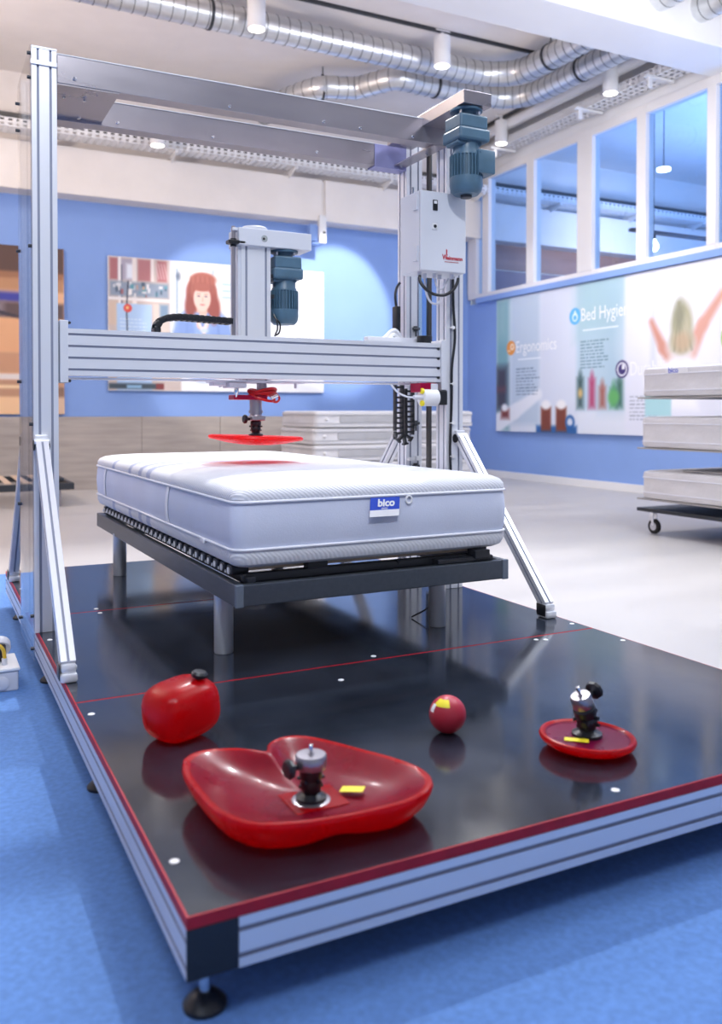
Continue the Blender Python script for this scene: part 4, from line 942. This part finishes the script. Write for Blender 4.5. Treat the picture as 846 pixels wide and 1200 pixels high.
build(b, 'holder_rail', M_black, bb_, False)
build(B().box((bx0+.04, by0+.055, .240), (bx1-.04, by0+.080, .268), .005), 'head_tube', M_black, bb_, False)
# sprung slats with their white and black caps
sl0 = None; y = by0+.10; k = 0
while y < by1-.06:
    if sl0 is None:
        sl0 = build(B().box((bx0+.05, y, .268), (bx1-.05, y+.038, .278), .002), 'slat', M_slat, bb_, False); y00 = y
        h0 = build(B().box((bx0+.018, y-.004, .258), (bx0+.075, y+.042, .286), .006), 'slat_holder', M_black, bb_, False)
        h1 = build(B().box((bx1-.075, y-.004, .258), (bx1-.018, y+.042, .286), .006), 'slat_holder', M_black, bb_, False)
        c0_ = B(); c0_.cyl((bx0+.0155, y+.019, .270), (bx0+.0185, y+.019, .270), .0105, n=10); c0_.cyl((bx0+.0155, y+.046, .263), (bx0+.0185, y+.046, .263), .006, n=3)
        c0_ = build(c0_, 'holder_cap', M_capwhite, bb_, False)
    else:
        for q in (sl0, h0, h1, c0_):
            c = q.copy(); COL.objects.link(c); c.parent = bb_; c.location = (0, y-y00, 0)
    y += .0655; k += 1
for q in (((1.05, by0+.058, .262), (1.12, by0+.09, .286)), ((1.50, by0+.02, .246), (1.72, by0+.11, .262)), ((1.64, by0+.01, .255), (1.70, by0+.06, .284))): build(B().box(q[0], q[1], .003), 'fitting', M_black, bb_, False)
build(B().tube([(1.36, by0+.05, .27), (1.37, by0+.06, .25), (1.33, by0+.06, .235), (1.30, by0+.07, .22)], .003, 6, 4).tube([(1.62, 2.60, .18), (1.65, 2.62, .13), (1.63, 2.65, .05), (1.58, 2.7, .004)], .003, 6, 4), 'cable', M_black, bb_)

# ------------------------------------------------------------------ mattresses
def rrect(x0, y0, x1, y1, r, n=7):
    P = []
    for cx, cy, a0 in ((x1-r, y1-r, 0), (x0+r, y1-r, PI/2), (x0+r, y0+r, PI), (x1-r, y0+r, 3*PI/2)):
        for i in range(n+1):
            a = a0 + PI/2*i/n; P.append((cx+r*math.cos(a), cy+r*math.sin(a)))
    # extra points on the straights
    out = []
    for i in range(len(P)):
        a, b = P[i], P[(i+1) % len(P)]; out.append(a); L = math.hypot(b[0]-a[0], b[1]-a[1])
        if L > .2:
            k = int(L/.08)
            for j in range(1, k): out.append((a[0]+(b[0]-a[0])*j/k, a[1]+(b[1]-a[1])*j/k))
    return out
def loft(levels, box, r0, jit=0, closebot=True, closetop=True):
    """levels: list of (inset, z); inset positive = smaller"""
    x0, y0, x1, y1 = box; b = B(); bm = b.bm; rings = []
    base = rrect(x0, y0, x1, y1, r0); cx, cy = (x0+x1)/2, (y0+y1)/2; hx, hy = (x1-x0)/2, (y1-y0)/2
    for ins, z in levels:
        sx, sy = (hx-ins)/hx, (hy-ins)/hy
        rings.append([bm.verts.new((cx+(p[0]-cx)*sx, cy+(p[1]-cy)*sy, z + (jit*math.sin(7*p[0]+3*z*40)*math.cos(6*p[1]) if jit else 0))) for p in base])
    n = len(base)
    for a, c in zip(rings, rings[1:]):
        for i in range(n): bm.faces.new((a[i], a[(i+1) % n], c[(i+1) % n], c[i]))
    if closebot: bm.faces.new(rings[0][::-1])
    if closetop: bm.faces.new(rings[-1])
    return b
mx0, mx1, my0, my1 = .800, 1.784, 2.395, 4.45
mt = thing('mattress', (mx0, my0, .288), 'thick white knitted mattress lying on the bed base under the gantry', 'mattress')
zb0, zp0, zp1, zt = .288, .343, .482, .545
build(loft([(.05, zb0+.001), (.025, zb0), (.008, zb0+.010), (.0, zb0+.028), (.001, zp0-.006), (.004, zp0)], (mx0, my0, mx1, my1), .048), 'bottom_cover', M_top, mt)
build(loft([(.004, zp0), (-.001, zp0+.02), (-.004, (zp0+zp1)/2), (-.001, zp1-.02), (.004, zp1)], (mx0, my0, mx1, my1), .048, .001), 'border', M_fabric_side, mt)
build(loft([(.004, zp1), (.000, zp1+.008), (.001, zp1+.022), (.010, zp1+.036), (.030, zp1+.046), (.07, zp1+.053), (.14, zp1+.059), (.24, zp1+.063), (.34, zt+.001), (.44, zt+.002)], (mx0, my0, mx1, my1), .048), 'top_cover', M_top, mt)
for z in (zp0, zp1):
    P = rrect(mx0-.001, my0-.001, mx1+.001, my1+.001, .049); b = B(); b.tube([(p[0], p[1], z) for p in P + P[:1]], .0045, 8); build(b, 'piping', M_piping, mt)
build(B().box((mx0-.010, 2.66, zp0-.012), (mx0+.002, 2.70, zp0+.004), .003), 'handle_stub', M_strap, mt)
for y in (3.10, 4.20):
    b = B(); b.tube([(mx0-.001, y, zp1-.006), (mx0-.008, y, zp1-.03), (mx0-.012, y+.002, .41), (mx0-.009, y+.002, .37), (mx0-.002, y, zp0+.006)], .006, 8, 5)
    bmesh.ops.scale(b.bm, vec=(.6, 2.3, 1), space=Matrix.Translation((-mx0, -y, -.41)), verts=b.bm.verts)
    if y > 3 or True: build(b, 'handle', M_strap, mt)
lx = 1.243
Ml = face_matrix((lx, my0-.012, zp1-.008), (1, 0, 0), (0, -.42, -1)) # hangs and kicks out
def lab(b, u0, v0, u1, v1, o=0.0):
    b.box((u0, v0, -o-.0006), (u1, v1, -o+.0006), 0, face_matrix((lx, my0-.006, zp1-.004), (1, 0, 0), (0, .30, 1))); return b
tagm = face_matrix((lx, my0-.006, zp1-.004), (1, .0, 0), (-.30, .30, 1))
def labb(u0, v0, u1, v1, o):
    b = B(); b.box((u0, v0, o-.0005), (u1, v1, o+.0005)); bmesh.ops.transform(b.bm, matrix=TM, verts=b.bm.verts); return b
TM = Matrix.Translation((lx, my0-.007, zp1-.004)) @ Matrix(((1, .22, 0, 0), (0, .28, -1, 0), (0, 1, .28, 0), (0, 0, 0, 1)))
# the skewed label: blue above, white flap below
lb = build(labb(0, -.038, .105, 0, 0), 'label_tag', M_labelblue, mt, False, 'blue brand label with white flap on the near end')
build(labb(0, -.058, .105, -.038, .0005), 'label_flap', M_labelwhite, lb, False)
text_mesh('bico', .031, 'label_text', M_labelwhite, TM @ Matrix.Translation((.026, -.027, .0012)), lb, .0004, .0012, squeeze=1.15)
text_mesh('swiss', .011, 'label_text', M_labelwhite, TM @ Matrix.Translation((.040, -.0365, .0012)), lb, .0003, 0)
P = [(1.383+.011*math.cos(a), my0-.004, .466+.012*math.sin(a)) for a in [2*PI*i/16 for i in range(17)]]
build(B().tube(P, .0035, 8), 'vent_ring', M_capwhite, mt)

bb_.rotation_euler.z = mt.rotation_euler.z = math.radians(.9)
# stack of wrapped mattresses at the back wall
wrap = None
sx0, sx1, sy0 = 3.775, 5.84, 8.6
lab5 = ['lowest wrapped mattress of the pale stack on the floor behind the gantry', 'second wrapped mattress from the floor in the pale stack behind the gantry', 'middle wrapped mattress of the five in the pale stack behind the gantry',
        'second wrapped mattress from the top in the pale stack behind the gantry', 'topmost wrapped mattress of the pale stack behind the gantry']
hgt = .1875
for k in range(5):
    if wrap is None:
        wrap = thing('wrapped_mattress', (sx0, sy0, FZ), lab5[0], 'mattress', 'mattress stack behind the gantry')
        z = FZ
        build(loft([(.03, z+.001), (.005, z+.008), (0, z+.03), (.006, z+.05), (.006, z+.135), (0, z+.150), (.004, z+.172), (.03, z+.183), (.3, z+.185)], (sx0, sy0, sx1, sy0+1.0), .06, .002), 'cover', M_wrap, wrap)
        for zz in (.045, .14):
            P = rrect(sx0+.001, sy0+.001, sx1-.001, sy0+.999, .06); build(B().tube([(p[0], p[1], z+zz) for p in P + P[:1]], .005, 6), 'piping', M_wrapside, wrap)
        build(B().box((sx0+.30, sy0-.002, z+.055), (sx1-.25, sy0+.012, z+.13), .006), 'side_band', M_wrapside, wrap, False)
        build(B().lathe([(.022, 0), (.016, .015), (.004, .03)], (sx0+.14, sy0+.004, z+.093), (0, -1, 0), 12), 'vent_tuft', M_capwhite, wrap)
    else:
        copy_tree(wrap, (sx0 + (.0, .02, -.01, -.005, .01)[k], sy0 + (.0, .01, .0, .015, .0)[k], FZ + hgt*k), lab5[k])

# ------------------------------------------------------------------ display trolley with three mattresses
tx0, tx1, ty0, ty1 = 4.87, 5.82, 2.85, 4.965
tr = thing('display_trolley', (tx0, ty1, FZ), 'wheeled display trolley with three shelves of mattresses by the right wall', 'trolley')
for z in (.858, .478, .094): build(B().box((tx0, ty0, z-.012), (tx1, ty1, z), .002), 'shelf', M_shelf, tr, False)
build(B().box((tx0, ty0, -.006), (tx1, ty1, .020), .003), 'base_board', M_darkgrey, tr, False)
build(B().box((tx1+.0, ty0, -.006), (tx1+.03, ty0+.05, 1.2), .002), 'upright', M_darkgrey, tr, False); build(B().box((tx1+.0, ty1-.05, -.006), (tx1+.03, ty1, 1.2), .002), 'upright', M_darkgrey, tr, False)
def caster(x, y):
    w = build(B().cyl((x-.013, y-.012, FZ+.056), (x+.013, y-.012, FZ+.056), .056, n=28, bev=.005), 'wheel', M_rubber, tr)
    build(B().cyl((x-.015, y-.012, FZ+.056), (x+.015, y-.012, FZ+.056), .030, n=20), 'wheel_hub', M_greybox, w)
    b = B(); b.box((x-.05, y-.045, -.016), (x+.05, y+.045, -.0065), .002); b.cyl((x, y+.01, -.03), (x, y+.01, -.014), .025, n=16)
    for q in (-1, 1): b.prism([(-.012, 0), (.03, 0), (-.004, -.09), (-.022, -.09)], (x+q*.020-.0015, y-.005, -.022), (x+q*.020+.0015, y-.005, -.022), (0, 1, 0))
    build(b, 'caster_fork', M_chrome, w, False)
for x in (tx0+.07, tx1-.07):
    for y in (ty1-.10, ty1-.80, ty0+.1): caster(x, y)
wm = None
for k, (z, h, lb_, ins) in enumerate(((.860, .222, 'grey white mattress on the top shelf of the trolley with a small blue logo', .03), (.480, .235, 'plain grey white mattress on the middle shelf of the trolley', .02), (.096, .212, 'grey white mattress on the bottom shelf of the trolley, sheet on top', .03))):
    m_ = thing('shelf_mattress', (tx0, ty0, z), lb_, 'mattress', 'mattresses on the display trolley')
    bx = (tx0+.0, ty0+.02, tx1-.03, ty1-ins)
    build(loft([(.04, z+.001), (.008, z+.004), (.0, z+.025), (.003, z+.045), (.003, z+h-.06), (.0, z+h-.045), (.005, z+h-.015), (.03, z+h-.004), (.25, z+h)], bx, .06, .0015), 'cover', M_wrap, m_)
    for zz in (.045, h-.055):
        P = rrect(bx[0]+.0, bx[1], bx[2], bx[3], .06); build(B().tube([(p[0], p[1], z+zz) for p in P + P[:1]], .004, 6), 'piping', M_piping, m_)
    if k == 0:
        build(B().box((tx0-.004, 4.48, z+h-.055), (tx0-.001, 4.68, z+h-.012), .001), 'label_tag', M_labelwhite, m_, False)
        text_mesh('bico', .055, 'label_text', M_labelblue, face_matrix((tx0-.0046, 4.655, z+h-.050), (0, -1, 0), (0, 0, 1)), m_, .0004, .001)
    if k == 2: build(B().box((tx0+.1, ty0+.1, z+h), (tx1-.1, ty1-.35, z+h+.012), .005), 'folded_sheet', M_wrapside, m_, False)

# ------------------------------------------------------------------ red test shapes on the platform
def seat_shape():
    raw = [(.45, 1.659), (.434, 1.60), (.432, 1.53), (.436, 1.45), (.445, 1.405), (.478, 1.350), (.544, 1.322), (.624, 1.310), (.70, 1.308), (.76, 1.312), (.812, 1.335), (.841, 1.375), (.845, 1.43), (.825, 1.49), (.79, 1.555), (.742, 1.640), (.705, 1.682), (.665, 1.690), (.630, 1.668), (.610, 1.632), (.588, 1.650), (.55, 1.678), (.51, 1.690), (.475, 1.683)]
    P = catmull([Vector((x, y, 0)) for x, y in raw + raw[:1]], 4)[:-1]
    c = Vector((.632, 1.475, 0)); b = B(); bm = b.bm; n = len(P)
    def inner(p, s):
        q = c + (p-c)*s; d = abs(q.x-.612 - (q.y-1.63)*-.08)        # ridge runs from the notch to the centre
        ridge = .017*math.exp(-(d/.030)**2)*max(0, min(1, (q.y-1.46)/.12))
        return q, ridge
    prof = [(0, .030), (.2, .030), (.4, .031), (.55, .034), (.68, .040), (.80, .050), (.88, .0575), (.94, .0625), (.975, .065), (1.0, .0635), (1.008, .057), (.99, .046), (.945, .028), (.87, .012), (.76, .003), (.6, .0008)]
    rings = []
    for i, (s, z) in enumerate(prof):
        row = []
        if s == 0: row = [bm.verts.new((c.x, c.y, z))]
        else:
            for p in P:
                q, rg = inner(p, s)
                top = i < 9
                zz = z + (rg*(1-s*.4) if top else 0)
                zz = min(zz, .066) if top else zz
                if not top:                                    # two rounded lobes underneath
                    d = abs(q.x-.63); zz += .012*math.exp(-(d/.05)**2)*(s < 1)*(1 if i > 10 else .4)
                row.append(bm.verts.new((q.x, q.y, zz + .022*max(0, (.62-q.x))*0.9)))
        rings.append(row)
    fi = []
    for k, (a, d) in enumerate(zip(rings, rings[1:])):
        for i in range(n):
            j = (i+1) % n
            f = bm.faces.new((a[0], d[i], d[j])) if len(a) == 1 else bm.faces.new((a[i], d[i], d[j], a[j]))
            f.material_index = 1 if k < 7 else 0
    bm.faces.new(rings[-1])
    return b
t = thing('seat_shaped_test_body', (.64, 1.48, 0), 'large red two lobed dish with metal clamp, nearest the platform corner', 'test body')
build(seat_shape(), 'shell', [M_red, M_redtop], t)
build(B().lathe([(.036, 0), (.036, .003), (.030, .0045), (0, .0045)], (.632, 1.455, .031), n=28), 'mount_ring', M_steel, t)
build(B().box((.585, 1.41, .0325), (.69, 1.50, .0335), .0003), 'resin_pad', M_red, t, False)
mount((.632, 1.455, .034), 1.10, t, 0, knob=(-1, -.15), cr=.0265)
b = B(); b.box((-.022, -.012, 0), (.022, .012, .0012)); bmesh.ops.transform(b.bm, matrix=Matrix.Translation((.712, 1.445, .040)) @ Matrix.Rotation(math.radians(-40), 4, 'Z') @ Matrix.Rotation(math.radians(-5), 4, 'Y'), verts=b.bm.verts)
build(b, 'sticker', M_yellow, t, False)
# barrel
t = thing('barrel_test_body', (.525, 1.95, 0), 'rounded red barrel shape with black knob at the left of the platform', 'test body')
build(superell((.525, 1.955, .0665), .083, .072, .0640, .66, math.radians(20), math.radians(-6)), 'shell', M_red, t)
build(B().cyl((.560, 1.945, .112), (.563, 1.943, .140), .007, n=10), 'stem', M_black, t)
build(B().lathe([(.010, 0), (.0185, .003), (.0195, .010), (.015, .015), (0, .016)], (.563, 1.943, .134), (.15, -.1, 1), 12), 'knob', M_black, t)
# ball
t = thing('ball_test_body', (1.084, 1.70, 0), 'small red ball with a yellow sticker in the middle of the platform', 'test body')
def ico(c, r):
    b = B(); bmesh.ops.create_uvsphere(b.bm, u_segments=36, v_segments=20, radius=r, matrix=Matrix.Translation(c)); return b
bc = Vector((1.084, 1.70, .0435)); build(ico(bc, .043), 'shell', M_redmatte, t)
def patch(c, r, az, el, wa, wh):
    b = B(); n = 6; g = {}
    for i in range(n+1):
        for j in range(n+1):
            a = az + (i/n-.5)*wa; e = el + (j/n-.5)*wh
            g[i, j] = b.bm.verts.new(c + r*Vector((math.cos(e)*math.cos(a), math.cos(e)*math.sin(a), math.sin(e))))
    for i in range(n):
        for j in range(n): b.bm.faces.new((g[i, j], g[i+1, j], g[i+1, j+1], g[i, j+1]))
    return b
build(patch(bc, .0438, math.radians(-148), math.radians(50), 1.2, .48), 'sticker', M_yellow, t)
build(patch(bc, .0438, math.radians(178), math.radians(28), .35, .45), 'sticker', M_labelwhite, t)
# round disc with tilted clamp
t = thing('round_disc_test_body', (1.31, 1.482, 0), 'round red disc with tilted clamp and yellow sticker at the right of the platform', 'test body')
b = B(); b.lathe([(0, .0005), (.066, .0015), (.090, .007), (.1025, .016), (.1055, .023), (.103, .0285), (.098, .0295), (.092, .0260), (.089, .0235), (.05, .0225), (0, .0225)], (1.31, 1.482, 0), n=56)
for f in b.bm.faces: f.material_index = 1 if all(v.co.z > .022 and (v.co.xy-Vector((1.31, 1.482))).length < .0925 for v in f.verts) else 0
bmesh.ops.transform(b.bm, matrix=rotm((1.31, 1.482, 0), 'Y', math.radians(2.5)), verts=b.bm.verts); bmesh.ops.translate(b.bm, vec=(0, 0, .0025), verts=b.bm.verts)
build(b, 'shell', [M_red, M_redmag], t)
mount((1.316, 1.489, .0245), 1.28, t, math.radians(-20), (0, 1, 0), knob=(.95, .3), cr=.0185)
b = B(); b.box((-.026, -.010, 0), (.026, .010, .0012)); bmesh.ops.transform(b.bm, matrix=Matrix.Translation((1.270, 1.470, .0285)) @ Matrix.Rotation(math.radians(-42), 4, 'Z'), verts=b.bm.verts); build(b, 'sticker', M_yellow, t, False)

# ------------------------------------------------------------------ socket box on the carpet
t = thing('socket_box', (.18, 3.12, FZ), 'pale grey electrical socket box with yellow cable on the carpet at far left', 'socket box')
z0 = FZ+.006
build(B().box((.06, 3.04, z0), (.275, 3.22, z0+.066), .006), 'box_body', M_greybox, t, False)
build(B().box((.055, 3.035, z0+.066), (.280, 3.225, z0+.078), .004), 'box_lid', M_capwhite, t, False)
for x in (.155, .225): build(B().lathe([(.022, 0), (.022, .004), (.016, .006), (0, .006)], (x, 3.04, z0+.030), (0, -1, 0), 20), 'knockout', M_greybox, t)
build(B().cyl((.222, 3.175, z0+.105), (.222, 3.20, z0+.125), .042, n=24, bev=.006), 'cap_flap', M_greybox, t)
build(B().cyl((.222, 3.130, z0+.078), (.222, 3.150, z0+.128), .024, n=18, bev=.003), 'plug', M_black, t)
build(B().tube([(.236, 3.085, z0+.080), (.236, 3.085, z0+.105), (.228, 3.088, z0+.135), (.19, 3.10, z0+.155), (.10, 3.12, z0+.17), (.0, 3.2, z0+.12), (-.2, 3.3, z0+.02), (-.6, 3.4, z0+.008)], .006, 8, 6), 'cable', M_yellowcable, t)
build(B().cyl((.236, 3.085, z0+.078), (.236, 3.085, z0+.10), .009, n=12), 'cable_gland', M_greybox, t)

# low bed base by the back wall
t = thing('low_bed_base', (.2, 9.4, FZ), 'low dark framed bed base standing by the oak panelling at far left', 'bed base')
build(B().box((-.9, 8.86, -.012), (1.325, 8.90, .052), .004), 'front_rail', M_darkgrey, t, False); build(B().box((1.285, 8.90, -.012), (1.325, 10.1, .052), .004), 'side_rail', M_darkgrey, t, False)
build(B().box((-.9, 10.06, -.012), (1.285, 10.1, .052), .004), 'rear_rail', M_darkgrey, t, False)
for x, y in ((1.17, 8.93), (-.6, 8.93), (1.17, 9.9), (-.6, 9.9)): build(B().cyl((x, y, FZ+.001), (x, y, -.012), .04, n=16), 'leg', M_steel, t)
s0 = None
for k in range(15):
    x = -.82 + k*.138
    if s0 is None: s0 = build(B().box((x, 8.92, .052), (x+.06, 10.04, .064), .002), 'slat', M_slat, t, False)
    else: c = s0.copy(); COL.objects.link(c); c.parent = t; c.location = (k*.138, 0, 0)
build(B().box((1.0, 8.95, .066), (1.24, 9.9, .10), .004), 'head_board', M_darkgrey, t, False)
